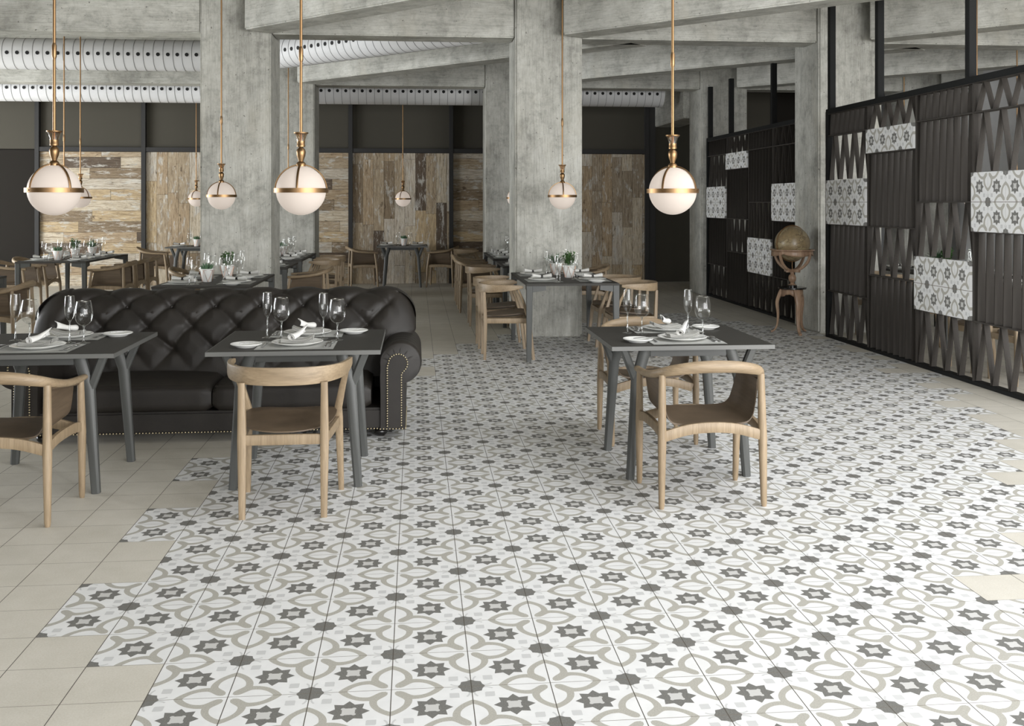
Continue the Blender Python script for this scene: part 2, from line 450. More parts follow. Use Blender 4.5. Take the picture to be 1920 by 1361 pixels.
for a0, a1, z0, z1 in FW: window(k, True, YF-.15, a0, a1, z0, z1); k += 1

# back wall: bays of plank panels in a blued steel stud frame
PU = [-6.98+1.913*i for i in range(7)]
def plank_panel(u0, u1, z0, z1, vertical, seed):
    rr = random.Random(seed); bm = bmesh.new(); uv = bm.loops.layers.uv.new('UVMap'); at = bm.faces.layers.float.new('rnd')
    w = .2; L = 1.2; y = YB-.02
    A0, A1, B0, B1 = (u0, u1, z0, z1) if vertical else (z0, z1, u0, u1)
    a = A0; row = 0
    while a < A1-.01:
        a2 = min(a+w, A1); b_ = B0 - rr.random()*L*.8
        while b_ < B1-.01:
            b2 = min(b_+L*(.85+.3*rr.random()), B1); bb = max(b_, B0)
            if b2-bb > .01:
                g = .0018; r = rr.random(); off = rr.random()*60
                q = [(a+g, bb+g), (a2-g, bb+g), (a2-g, b2-g), (a+g, b2-g)]
                d = rr.random()*.004
                vv = [bm.verts.new((p, y-d, s) if vertical else (s, y-d, p)) for p, s in q]
                vb = [bm.verts.new((v.co.x, y+.03, v.co.z)) for v in vv]
                fs = [bm.faces.new(vv)] + [bm.faces.new((vv[i], vb[i], vb[(i+1) % 4], vv[(i+1) % 4])) for i in range(4)]
                for f in fs:
                    f[at] = r
                    for l in f.loops:
                        p, s = (l.vert.co.x, l.vert.co.z) if vertical else (l.vert.co.z, l.vert.co.x)
                        l[uv].uv = (s+off, p+off*.37)
            b_ = b2
        a = a2; row += 1
    bmesh.ops.recalc_face_normals(bm, faces=bm.faces[:])
    me = bpy.data.meshes.new('wall_plank_panel'); bm.to_mesh(me); bm.free(); me.materials.append(M['plank'])
    o = bpy.data.objects.new('wall_panel', me); C.objects.link(o)
    return o
dirs = ['horizontal', 'upright']
where = ['leftmost panel beside the dark doorway', 'second from the left, half hidden by the front left column', 'third from the left, behind the left columns', 'in the middle behind the small table for two', 'right of the middle, behind the chair row', 'rightmost panel beside the dark opening']
for n in range(6):
    o = plank_panel(PU[n]+.03, PU[n+1]-.03, .0, 2.5, n % 2 == 1, 11+n)
    o = tag(o, 'weathered wood panel of %s planks, %s' % (dirs[n % 2], ['leftmost, beside dark doorway', 'second from left, by left column', 'third from left between columns', 'behind small table for two', 'right of the middle, behind chairs', 'rightmost, beside dark opening'][n]), 'wall panel', 'plank panels along the back wall')
    o = B().box(PU[n]+.03, PU[n+1]-.03, YB+.01, YB+.05, 2.585, ZC).obj('trim_%d' % (20+n), M['darkwall']); struct(o)
b = B()
for u in PU: b.box(u-.04, u+.04, YB-.08, YB+.055, 0, ZC, .004)
b.box(PU[6]+.04, PU[6]+.17, YB-.07, YB+.055, 0, ZC, .004)
for n in range(6): b.box(PU[n]+.04, PU[n+1]-.04, YB-.07, YB+.03, 2.505, 2.585, .003)
struct(b.obj('trim_1', M['rust']))
struct(B().box(-10.8, PU[0]-.04, YB+.0, YB+.055, 2.55, ZC).obj('trim_2', M['darkwall']))
d = B().box(-8.9, PU[0]-.06, YB+.02, YB+.06, 0, 2.53).obj('door_1', M['black']); struct(d)
struct(B().box(PU[6]+.17, 7.0, YB+.0, YB+.055, 0, ZC).obj('trim_3', M['darkwall']))
# side beam over the dark opening
def cbox(name, u0, u1, v0, v1, z0, z1, mat, rz=0, loc=None):
    return B().box(u0, u1, v0, v1, z0, z1, .012).obj(name, mat)

# columns: row one v=11.63, row two v=16.58
CW = .78
CU = [-2.41, 1.14, 4.76, 8.31]
V1, V2 = 11.63, 16.58
def column(u, v, lab, n):
    o = B().box(0, CW, 0, CW, 0, ZC, .02).obj('concrete_column', M['conc_v'], loc=(u, v, 0))
    tag(o, lab, 'column', None, 'structure'); return o
labs1 = ['broad grey concrete column behind the dark leather sofa', 'broad grey concrete column behind the table with two potted plants', 'concrete column beside the antique globe, between two slatted screens', 'concrete column beyond the slatted screen, far right']
labs2 = ['rear concrete column left of the plank panel in the middle', 'rear concrete column behind the left row of chairs', 'rear concrete column at the far end of the slatted screen', 'rear concrete column beyond the slatted screen, far right']
for u, a, c in zip(CU, labs1, labs2): column(u, V1, a, 1); column(u, V2, c, 2)
# beams
def beam(u, v, z, L, w, h, rz, lab):
    o = B().box(0, L, 0, w, 0, h, .015).obj('concrete_beam', M['conc_h'], loc=(u, v, z)); o.rotation_euler = (0, 0, rz)
    tag(o, lab, 'beam', None, 'structure'); return o
segs = [(XL, CU[0]), (CU[0]+CW, CU[1]), (CU[1]+CW, CU[2]), (CU[2]+CW, CU[3]), (CU[3]+CW, XR)]
nm = ['left of the sofa column', 'between the two front columns', 'between the plant-table column and globe column', 'right of the globe column', 'at the far right wall']
for (a, c), q in zip(segs, nm):
    beam(a, V1+.05, HB, c-a, .40, ZC-HB, 0, 'straight concrete ceiling beam in the front row, '+q)
    beam(a, V2+.08, HB, c-a, .40, ZC-HB, 0, 'straight concrete ceiling beam in the rear row, '+q)
for u, q in zip(CU, ['sofa column', 'plant-table column', 'globe column', 'far right column']):
    for v, L, r in ((V1, 6.6, 'front'), (V2, 6.3, 'rear')):
        beam(u+.52, v-.22, HB, L, .36, ZC-HB, radians(-45), 'diagonal concrete ceiling beam starting at the %s, %s row' % (q, r))
beam(4.66+.5, 17.37, 3.03, 2.17, .5, ZC-3.03, radians(90), 'short low concrete beam over the dark opening at back')

# ducts
def duct_path(P, R, ctrl, label, hole_ang):
    root = thing('ventilation_duct', label, 'duct', P[0])
    o0 = Vector(P[0]); pts = [Vector(p)-o0 for p in ctrl]
    # resample evenly
    step = .0692; out = [pts[0]]; acc = 0
    for a, b_ in zip(pts, pts[1:]):
        L = (b_-a).length; t = step-acc
        while t <= L: out.append(a+(b_-a)*(t/L)); t += step
        acc = L-(t-step)
    bd = B(); bd.sweep(out[::3]+[out[-1]], (2*R, 2*R), n=36)
    bd.obj('duct_body', M['duct'], root, 50)
    se = B(); ho = B()
    for i in range(1, len(out)-1):
        t = (out[i+1]-out[i-1]).normalized(); side = t.cross(Vector((0, 0, 1))).normalized(); up = side.cross(t)
        if i % 2 == 1:
            se.sweep([out[i]-t*.003, out[i]+t*.003], (2*R+.005, 2*R+.005), n=36)
        else:
            dr = side*cos(hole_ang)+up*sin(hole_ang); c0 = out[i]+dr*(R-.004); tt = dr.cross(t)
            ho.sweep([c0, c0+dr*.008], (.054, .054), n=12, up=t)
    se.obj('duct_seams', M['seam'], root, 50); ho.obj('vent_holes', M['hole'], root)['kind'] = 'stuff'
    return root
ctl = [(-12.4, 15.15, 3.69), (-3.4, 15.15, 3.69)] 
bend = cr([(-3.4, 15.15, 3.69), (-2.75, 15.1, 3.69), (-2.3, 14.95, 3.69), (-1.9, 14.68, 3.69), (-1.45, 14.27, 3.69), (.78, 12.13, 3.69)], 5)
duct_path([(-12.4, 15.15, 3.69)], .225, ctl+bend[1:], 'white perforated ventilation duct, front one, bending toward the camera', radians(-4))
duct_path([(-12.4, 17.65, 3.47)], .225, [(-12.4, 17.65, 3.47), (4.15, 17.65, 3.47), (4.4, 17.65, 3.46)], 'white perforated ventilation duct, rear one, straight along the back wall', radians(-4))

# ------------------------------------------------------------------ slatted screens
LV = [.035+.2535*k_ for k_ in range(11)]
COLS = {'A': [(0, 2, 'Z'), (2, 5, 'S'), (5, 7, 'T'), (7, 9, 'Z'), (9, 10, 'S')],
        'B': [(0, 3, 'S'), (3, 5, 'Z'), (5, 8, 'S'), (8, 9, 'T1'), (9, 10, 'Z')],
        'C': [(0, 2, 'Z'), (2, 4, 'T'), (4, 6, 'Z'), (6, 9, 'S'), (9, 10, 'S')],
        'D': [(0, 2, 'Z'), (2, 5, 'S'), (5, 7, 'T'), (7, 9, 'Z'), (9, 10, 'Z')]}
def screen(u, vs, cols, posts, label):
    root = thing('slatted_screen', label, 'screen', (u, vs[-1], 0))
    dv = vs[-1]
    W = .074
    fr = B(); Ltot = vs[0]-vs[-1]
    fr.box(-.01, W+.02, -.03, Ltot+.03, 2.57, 2.625, .003).box(0, W+.01, -.03, Ltot+.03, 0, .035, .003)
    fr.box(-.005, W+.01, Ltot, Ltot+.05, 0, 2.6, .003).box(-.005, W+.01, -.05, 0, 0, 2.6, .003)
    fr.obj('frame', M['iron'], root)
    for p in posts:
        B().box(.01, .08, p-dv-.035, p-dv+.035, 2.62, HB+.02 if p > 12.6 else ZC, .003).obj('hanger_post', M['iron'], root)
    for k_, cname in enumerate(cols):
        a1, a0 = vs[k_]-dv, vs[k_+1]-dv
        B().box(.0, W, a0-.008, a0+.008, .03, 2.57).obj('divider', M['slat'], root) if k_ < len(cols)-1 else None
        for z0i, z1i, t in COLS[cname]:
            z0, z1 = LV[z0i], LV[z1i]; s0, s1 = a0+.012, a1-.012
            if t in ('T', 'T1'):
                bm = bmesh.new(); uv = bm.loops.layers.uv.new('UVMap')
                b_ = B(); b_.box(-.022, .02, s0-.004, s1+.004, z0+.004, z1-.004); tmp = bpy.data.meshes.new('t'); b_.bm.to_mesh(tmp); b_.bm.free()
                bm.from_mesh(tmp); bpy.data.meshes.remove(tmp); bm.faces.ensure_lookup_table()
                off = 1 if t == 'T' else 0
                H = z1i-z0i
                for f in bm.faces:
                    for l in f.loops:
                        l[uv].uv = ((s1-l.vert.co.y)/(s1-s0)*4 + off, (l.vert.co.z-z0)/(z1-z0)*H)
                me = bpy.data.meshes.new('tile_panel'); bm.to_mesh(me); bm.free(); me.materials.append(M['wtile'])
                o = bpy.data.objects.new('tile_panel', me); C.objects.link(o); o.parent = root
                o['label'] = 'white tile panel with grey stars and clovers'
                continue
            g = B(); g.box(0, W, s0, s1, z1-.006, z1+.006)
            n = 8
            d = (s1-s0)/n
            th = .003
            for q in range(n):
                if t == 'S':
                    c = s0+(q+.5)*d
                    def fn(a, b, c=c, z0=z0, z1=z1, sg=1):
                        z = z0+(z1-z0)*b; tw = radians(-24+42*b)
                        w = (a-.5)*.070
                        return Vector((W/2+w*cos(tw), c+w*sin(tw)+.02*sin(pi*a)*.6, z))
                    vs1 = g.grid(fn, 5, 7)
                    g.grid(lambda a, b: fn(a, b)+Vector((0, .006, 0)), 5, 7)
                else:
                    up = q % 2 == 0
                    ca, cb = (s0+(q)*d+.012, s0+(q+1)*d-.008) if up else (s0+(q+1)*d-.012, s0+q*d+.008)
                    g.prism([(ca-th, z0+.004), (ca+th, z0+.004), (cb+th, z1-.004), (cb-th, z1-.004)], lambda y, z: Vector((.012, y, z)), lambda y, z: Vector((.062, y, z)))
            g.obj('slat_panel' if t == 'S' else 'lattice_panel', M['slat'], root, 40, weld=False)
    return root
screen(4.72, [11.28, 10.245, 9.21, 8.22, 7.185], 'ABCD', [11.27, 10.06, 8.33], 'charcoal slatted screen with tile panels, near one on the right')
screen(4.84, [16.52, 15.47, 14.43, 13.42, 12.46], 'ABCD', [16.5, 15.38, 13.5], 'charcoal slatted screen with tile panels, far one behind the globe')

# ------------------------------------------------------------------ furniture prototypes
def mk_armchair():
    t = thing('armchair', '', 'chair')
    # back legs, front legs
    for sx in (-1, 1):
        B().sweep([(sx*.267, -.243, 0), (sx*.266, -.242, .02), (sx*.262, -.235, .35), (sx*.258, -.222, .675)], [(.024, .024), (.032, .032), (.046, .046), (.036, .036)], 12, (0, 1, 0)).obj('leg', M['ash'], t)
        B().sweep([(sx*.272, .243, 0), (sx*.272, .241, .02), (sx*.276, .225, .35), (sx*.283, .185, .625)], [(.024, .024), (.032, .032), (.044, .044), (.034, .034)], 12, (0, 1, 0)).obj('leg', M['ash'], t)
        # stretcher between front and back leg
        B().sweep(cr([(sx*.272, .225, .375), (sx*.27, .1, .395), (sx*.266, -.1, .395), (sx*.262, -.225, .375)], 4), (.024, .05), sq=True).obj('side_rail', M['ash'], t)
        B().sweep([(sx*.27, .18, .612), (sx*.262, -.2, .655)], (.026, .02), 8).obj('shell_hanger', M['shell'], t)
    half = [(.285, .235, .636, .040, .030), (.29, .12, .640, .044, .034), (.288, -.04, .652, .044, .038), (.272, -.17, .675, .042, .044), (.215, -.262, .703, .036, .054), (.11, -.3, .722, .032, .06), (0, -.31, .727, .030, .062)]
    full = half + [(-x, y, z, w, h) for x, y, z, w, h in half[-2::-1]]
    c = cr(full, 5)
    B().sweep([p[:3] for p in c], [(p[3], p[4]) for p in c], 12).obj('top_rail', M['ash2'], t)
    for y, zz in ((-.235, .375), (.232, .375)):
        B().sweep(cr([(-.25, y, zz-.01), (-.13, y, zz+.022), (0, y, zz+.032), (.13, y, zz+.022), (.25, y, zz-.01)], 4), (.024, .052), sq=True).obj('cross_rail', M['ash'], t)
    prof = cr([(-.262, .64), (-.25, .57), (-.236, .50), (-.222, .455), (-.19, .425), (-.12, .417), (0, .415), (.12, .417), (.19, .425), (.222, .455), (.236, .50), (.25, .57), (.262, .64)], 4)
    NP = len(prof)-1
    def sh(a, b, off=0):
        k_ = min(int(a*NP+1e-6), NP); x, z = prof[k_]
        up = min(max((z-.42)/.2, 0), 1)
        y0 = -.2 + .02*up; y1 = .215 - .06*up
        m_ = 1-abs(x)/.27
        return Vector((x*(1-off/.25*up), y0+(y1-y0)*b, z+off*(1-up) + .008*(2*b-1)*(1-up)))
    g = B(); n = len(prof)
    g.grid(lambda a, b: sh(a, b), n, 8); g.grid(lambda a, b: sh(a, b, .009), n, 8)
    for e in (0., 1.):
        vv = [(sh(i/(n-1), e), sh(i/(n-1), e, .009)) for i in range(n)]
        r = [[g.bm.verts.new(p) for p in q] for q in vv]
        for i in range(n-1): g.bm.faces.new((r[i][0], r[i][1], r[i+1][1], r[i+1][0]))
    g.obj('seat_shell', M['shell'], t, 40)
    for sx in (-1, 1): B().box(sx*.12-.02, sx*.12+.02, -.22, .22, .392, .414, .004).obj('seat_support', M['ash'], t)
    return t
def mk_sidechair():
    t = thing('side_chair', '', 'chair')
    for sx in (-1, 1):
        B().sweep([(sx*.198, -.245, 0), (sx*.2, -.238, .38), (sx*.2, -.25, .67)], [(.030, .026), (.042, .036), (.032, .028)], up=(0, 1, 0), sq=True).obj('leg', M['ash'], t)
        B().sweep([(sx*.248, .235, 0), (sx*.238, .19, .40), (sx*.236, .17, .455), (sx*.262, .13, .58), (sx*.292, .075, .70)], [(.028, .028), (.042, .036), (.040, .034), (.034, .028), (.026, .022)], up=(0, 1, 0), sq=True).obj('leg', M['ash'], t)
        B().sweep([(sx*.236, .19, .385), (sx*.205, -.23, .385)], (.024, .05), sq=True).obj('seat_rail', M['ash'], t)
    for y, w in ((-.238, .19), (.19, .232)):
        B().sweep([(-w, y, .385), (w, y, .385)], (.024, .05), sq=True).obj('seat_rail', M['ash'], t)
    half = [(.302, .125, .722, .020, .022), (.306, .07, .720, .022, .040), (.296, -.04, .712, .022, .062), (.262, -.15, .706, .022, .074), (.19, -.235, .703, .022, .082), (.10, -.275, .702, .022, .086), (0, -.287, .702, .022, .087)]
    full = half + [(-x, y, z, w, h) for x, y, z, w, h in half[-2::-1]]
    c = cr(full, 5)
    B().sweep([p[:3] for p in c], [(p[3], p[4]) for p in c], sq=True, rnd=.2).obj('back_rail', M['ash2'], t)
    g = B(); nn = 28
    def seat(r, a, top):
        th = 2*pi*a; cx_, sy_ = cos(th), sin(th); p = 3.2
        k_ = (abs(cx_)**p+abs(sy_)**p)**(-1/p)
        x = .232*k_*cx_*r; y = .225*k_*sy_*r - .005
        x *= 1+.08*(y/.2)
        z = .418 + .014*(y/.2) + .028*(abs(x)/.24)**2 + .012*(y/.2)**2
        return Vector((x, y, z + (.018 if top else -.012)*(1-r**6*.8)))
    g.grid(lambda a, r: seat(max(r, .001), a, True), nn, 7, cu=True)
    g.grid(lambda a, r: seat(max(r, .001), a, False), nn, 7, cu=True)
    vs1 = [seat(1, i/nn, True) for i in range(nn)]; vs2 = [seat(1, i/nn, False) for i in range(nn)]
    g.grid(lambda a, r: (seat(1, a, True) if r < .5 else seat(1, a, False)), nn, 2, cu=True)
    g.obj('seat', M['shell'], t, 50)
    return t
armchair, sidechair = Proto(mk_armchair), Proto(mk_sidechair)

def mk_ytable():
    t = thing('square_table', '', 'table')
    B().box(-.457, .457, -.447, .447, HT-.022, HT, .002).obj('table_top', M['table'], t)
    B().box(-.46, .46, -.45, -.4465, HT-.024, HT-.001).box(-.46, .46, .4465, .45, HT-.024, HT-.001).box(-.46, -.4565, -.4465, .4465, HT-.024, HT-.001).box(.4565, .46, -.4465, .4465, HT-.024, HT-.001).obj('lit_edge_strip', M['edge'], t)  # added thin strips: the lit table edge put in as colour
    for sx in (-1, 1):
        for sy in (-1, 1):
            g = B()
            g.sweep([(sx*.335, sy*.335, 0), (sx*.295, sy*.325, .56), (sx*.24, sy*.315, HT-.022)], [(.044, .044), (.060, .054), (.062, .054)], up=(0, 1, 0), sq=True, rnd=.45)
            g.sweep([(sx*.298, sy*.325, .52), (sx*.305, sy*.325, .56), (sx*.375, sy*.335, HT-.022)], [(.03, .034), (.044, .044), (.046, .044)], up=(0, 1, 0), sq=True, rnd=.45)
            g.obj('leg', M['tlegs'], t)
    for sy in (-1, 1): B().box(-.22, .22, sy*.315-.018, sy*.315+.018, HT-.075, HT-.024, .003).obj('apron', M['tlegs'], t)
    for sx in (-1, 1): B().box(sx*.22-.018, sx*.22+.018, -.3, .3, HT-.07, HT-.024, .003).obj('apron', M['tlegs'], t)
    return t
ytable = Proto(mk_ytable)
def mk_longtable(L, W=.92):
    t = thing('long_table', '', 'table')
    B().box(-W/2, W/2, -L/2, L/2, HT-.022, HT, .003).obj('table_top', M['table'], t)
    for sx in (-1, 1):
        for sy in (-1, 1):
            x, y = sx*(W/2-.032), sy*(L/2-.032)
            g = B(); g.sweep([(x+sx*.006, y+sy*.006, 0), (x, y, HT-.023)], [(.045, .045), (.062, .062)], up=(0, 1, 0), sq=True, rnd=.15)
            for q in (0, 1):
                if q == 0: g.prism([(x-sx*.02, HT-.023), (x-sx*.16, HT-.023), (x-sx*.16, HT-.065), (x-sx*.02, HT-.085)], lambda a, z, y=y: Vector((a, y-.022, z)), lambda a, z, y=y: Vector((a, y+.022, z)))
                else: g.prism([(y-sy*.02, HT-.023), (y-sy*.16, HT-.023), (y-sy*.16, HT-.065), (y-sy*.02, HT-.085)], lambda a, z, x=x: Vector((x-.022, a, z)), lambda a, z, x=x: Vector((x+.022, a, z)))
            g.obj('leg', M['tlegs'], t)
    return t

# tableware
def mk_glass(pr, name, cat):
    def f():
        t = thing(name, '', cat)
        bowl, stem = pr
        B().lathe(bowl, 28).obj('bowl', M['glass'], t, 60)
        rr, zz = bowl[-1]
        B().lathe(stem, 20).obj('stem', M['gstem'], t, 60)
        B().lathe([(rr-.0007, zz-.001), (rr+.0007, zz-.001), (rr+.0007, zz+.001), (rr-.0007, zz+.001), (rr-.0007, zz-.001)], 28).obj('rim', M['gstem'], t, 60)
        return t
    return f
wbowl = cr([(.004, .098), (.022, .104), (.040, .124), (.0475, .155), (.046, .19), (.0385, .232), (.0375, .236)], 5)
wstem = [(.0, .0), (.036, .0), (.036, .0015), (.012, .005), (.0048, .014), (.0038, .05), (.0042, .09), (.009, .1), (.0, .104)]
fbowl = cr([(.004, .125), (.014, .134), (.024, .16), (.028, .195), (.0262, .235), (.0235, .262), (.0232, .265)], 5)
fstem = [(.0, .0), (.033, .0), (.033, .002), (.011, .006), (.0045, .014), (.0038, .06), (.0042, .118), (.008, .127), (.0, .13)]
wine = Proto(mk_glass((wbowl, wstem), 'wine_glass', 'glass')); flute = Proto(mk_glass((fbowl, fstem), 'champagne_flute', 'glass'))
def mk_plate(r, name, cat='plate'):
    def f():
        o = B().lathe([(0, .002), (r*.55, .002), (r*.6, .0), (r*.66, .004), (r*.97, .016), (r, .019), (r*.985, .021), (r*.93, .0195), (r*.66, .009), (r*.6, .0065), (0, .006)], 40).obj(name, M['china'], None, 60)
        o['category'] = cat; return o
    return f
dplate, splate = Proto(mk_plate(.142, 'dinner_plate')), Proto(mk_plate(.086, 'side_plate'))
def mk_mat():
    g = B(); g.grid(lambda a, b: Vector(((a-.5)*.42, (b-.5)*.32, .003+.0008*sin(a*23+b*3)*sin(b*17))), 14, 12)
    g.grid(lambda a, b: Vector(((a-.5)*.42, (b-.5)*.32, .0005)), 2, 2)
    o = g.obj('place_mat', M['mat']); o['category'] = 'place mat'; return o
pmat = Proto(mk_mat)
def mk_fork():
    g = B(); g.sweep([(0, -.09, .004), (0, -.03, .004), (0, .03, .007), (0, .05, .006)], [(.014, .002), (.008, .003), (.007, .003), (.02, .002)], sq=True)
    for k_ in range(4): g.sweep([(-.0085+k_*.0057, .05, .006), (-.0085+k_*.0057, .085, .005), (-.0085+k_*.0057, .1, .009)], (.003, .002), sq=True)
    o = g.obj('fork', M['steel']); o['category'] = 'fork'; return o
def mk_knife():
    g = B(); g.sweep([(0, -.1, .004), (0, .0, .004)], [(.014, .004), (.011, .004)], sq=True); g.sweep([(0, .0, .004), (.002, .06, .004), (.004, .11, .004)], [(.012, .0014), (.018, .0012), (.004, .0012)], sq=True)
    o = g.obj('knife', M['steel']); o['category'] = 'knife'; return o
def mk_spoon():
    g = B(); g.sweep([(0, -.1, .004), (0, -.02, .004), (0, .05, .009)], [(.013, .002), (.007, .003), (.006, .003)], sq=True)
    g.grid(lambda a, b: Vector((.019*sin(pi*a)*cos(2*pi*b)*(1), .075+.03*cos(pi*a), .0085+.006*sin(pi*a)*sin(2*pi*b))), 8, 12, cv=True)
    o = g.obj('spoon', M['steel']); o['category'] = 'spoon'; return o
fork, knife, spoon = Proto(mk_fork), Proto(mk_knife), Proto(mk_spoon)
def mk_butter():
    g = B(); g.sweep([(0, -.075, .004), (0, 0, .004)], [(.011, .004), (.009, .004)], sq=True); g.sweep([(0, .0, .004), (0, .05, .004), (.002, .08, .004)], [(.010, .0014), (.016, .0012), (.004, .0012)], sq=True)
    o = g.obj('butter_knife', M['steel']); o['category'] = 'knife'; return o
butter = Proto(mk_butter)
def mk_napkin():
    t = thing('rolled_napkin', '', 'napkin')
    g = B()   # folded grey cloth: three soft layers bent over the plate
    for k_ in range(3):
        zz = .008+.006*k_
        def f(a, b, zz=zz, s=1):
            x = (a-.5)*.17; y = (b-.5)*(.115-.01*k_)
            return Vector((x, y, zz + .022*(a-.5)**2*4*(1 if a > .5 else .35) + .002*sin(b*9+a*5)))
        g.grid(f, 14, 8); g.grid(lambda a, b: f(a, b)+Vector((0, 0, .005)), 14, 8)
        for e in (0., 1.):
            g.grid(lambda a, b, e=e: f(a, e)+Vector((0, (.004 if e else -.004)*sin(pi*b), .005*b)), 14, 4)
            g.grid(lambda a, b, e=e: f(e, a)+Vector(((.004 if e else -.004)*sin(pi*b), 0, .005*b)), 8, 4)
    g.obj('folded_cloth', M['greycloth'], t, 60)
    r = B()
    def spiral(a, b):
        ang = a*2*pi*2.6; rad = (.010+.0060*a*2.6)*(1-.45*b)
        L = -.055+.11*b
        flare = 1
        p = Vector((L, rad*flare*cos(ang), rad*flare*sin(ang)*.82))
        if b > .6 and a > .7: p += Vector(((b-.6)*.10, 0, (b-.6)*.10*(a-.7)*3.3))
        return p+Vector((0, 0, .050))
    r.grid(spiral, 56, 9)
    o = r.obj('napkin_roll', M['linen'], t, 60); o.rotation_euler = (0, radians(-8), radians(62)); o['label'] = 'white rolled linen'
    md = o.modifiers.new('thick', 'SOLIDIFY'); md.thickness = .0016
    return t
napkin = Proto(mk_napkin)
def mk_bow():
    t = thing('tied_napkin', '', 'napkin')
    g = B(); g.box(-.085, .085, -.06, .06, .008, .016, .003); g.obj('folded_cloth', M['greycloth'], t)
    r = B()
    def bow(a, b):
        x = (a-.5)*.19; k_ = abs(a-.5)*2; hw = .014+.034*k_**1.2
        ang = 2*pi*b
        return Vector((x, hw*cos(ang)*(1.1), .036+(.010+.012*k_)*sin(ang)+.012*k_+.003*k_*sin(3*ang)))
    r.grid(bow, 17, 18, cv=True)
    r.grid(lambda a, b: bow(0, b)*(1-a)+Vector((-.086, 0, .046))*a, 3, 18, cv=True)
    r.grid(lambda a, b: bow(1, b)*(1-a)+Vector((.086, 0, .046))*a, 3, 18, cv=True)
    r.obj('napkin_bow', M['linen'], t, 50)
    B().sweep([(-.012, 0, .036), (.012, 0, .036)], (.036, .027), 16).obj('napkin_ring', M['blackwood'], t)
    return t
bow = Proto(mk_bow)

def mk_plant(kind, seed):
    def f():
        rr = random.Random(seed); t = thing('potted_plant', '', 'plant')
        B().lathe([(0, .0), (.042, .0), (.044, .003), (.0655, .122), (.066, .13), (.062, .131), (.059, .118), (0, .116)], 28).obj('pot', M['pot'], t, 45)
        B().lathe([(0, .117), (.0595, .117)], 20).obj('soil', M['soil'], t)
        w = B(); n = 5; r0, r1 = .052, .076
        top = [Vector((r1*cos(2*pi*i/n), r1*sin(2*pi*i/n), .118)) for i in range(n)]; bot = [Vector((r0*cos(2*pi*(i+.5)/n), r0*sin(2*pi*(i+.5)/n), .002)) for i in range(n)]
        for i in range(n):
            for a, c in ((top[i], top[(i+1) % n]), (top[i], bot[i]), (top[(i+1) % n], bot[i])): w.sweep([a, c], (.0028, .0028), 5)
        w.obj('wire_stand', M['copper'], t)
        g = B()
        if kind == 'spiky':
            for k_ in range(46):
                a = rr.random()*2*pi; el = radians(30+55*rr.random()); L = .11+.06*rr.random(); r0_ = .012*rr.random()
                d = Vector((cos(a)*cos(el), sin(a)*cos(el), sin(el))); s = Vector((-sin(a), cos(a), 0))
                p0 = Vector((cos(a)*r0_, sin(a)*r0_, .118)); q = []
                for m_ in range(5):
                    tt = m_/4; c = p0+d*L*tt+Vector((0, 0, -.02*tt*tt)); wd = .010*(1-tt)**.7+.0006
                    q.append((g.bm.verts.new(c-s*wd), g.bm.verts.new(c+Vector((0, 0, -.003))), g.bm.verts.new(c+s*wd)))
                for x_, y_ in zip(q, q[1:]): g.bm.faces.new((x_[0], x_[1], y_[1], y_[0])); g.bm.faces.new((x_[1], x_[2], y_[2], y_[1]))
        else:
            hh = .15 if kind == 'bushy' else .075
            for k_ in range(46 if kind == 'bushy' else 60):
                a = rr.random()*2*pi; r_ = .05*sqrt(rr.random()); H_ = hh*(.6+.4*rr.random()); top_ = Vector((cos(a)*r_*1.35, sin(a)*r_*1.35, .118+H_)); base = Vector((cos(a)*r_*.7, sin(a)*r_*.7, .116))
                if kind == 'bushy':
                    g.sweep([base, top_], (.0018, .0012), 4)
                    for m_ in range(9):
                        tt = .25+.75*m_/8; c = base.lerp(top_, tt); b_ = rr.random()*2*pi; el = radians(rr.uniform(0, 60))
                        d = Vector((cos(b_)*cos(el), sin(b_)*cos(el), sin(el))); s = Vector((-sin(b_), cos(b_), 0)); L = .024+.012*rr.random()
                        vv = [g.bm.verts.new(c), g.bm.verts.new(c+d*L*.5+s*.009), g.bm.verts.new(c+d*L), g.bm.verts.new(c+d*L*.5-s*.009)]
                        g.bm.faces.new(vv)
                else:
                    g.sweep([base, base.lerp(top_, .6), top_], [(.012, .012), (.012, .012), (.002, .002)], 6)
        g.obj('foliage', M['leaf'] if kind == 'bushy' else M['leaf2'], t, 60, weld=False)
        return t
    return f
spiky, bushy, stubby = Proto(mk_plant('spiky', 3)), Proto(mk_plant('bushy', 5)), Proto(mk_plant('stubby', 9))

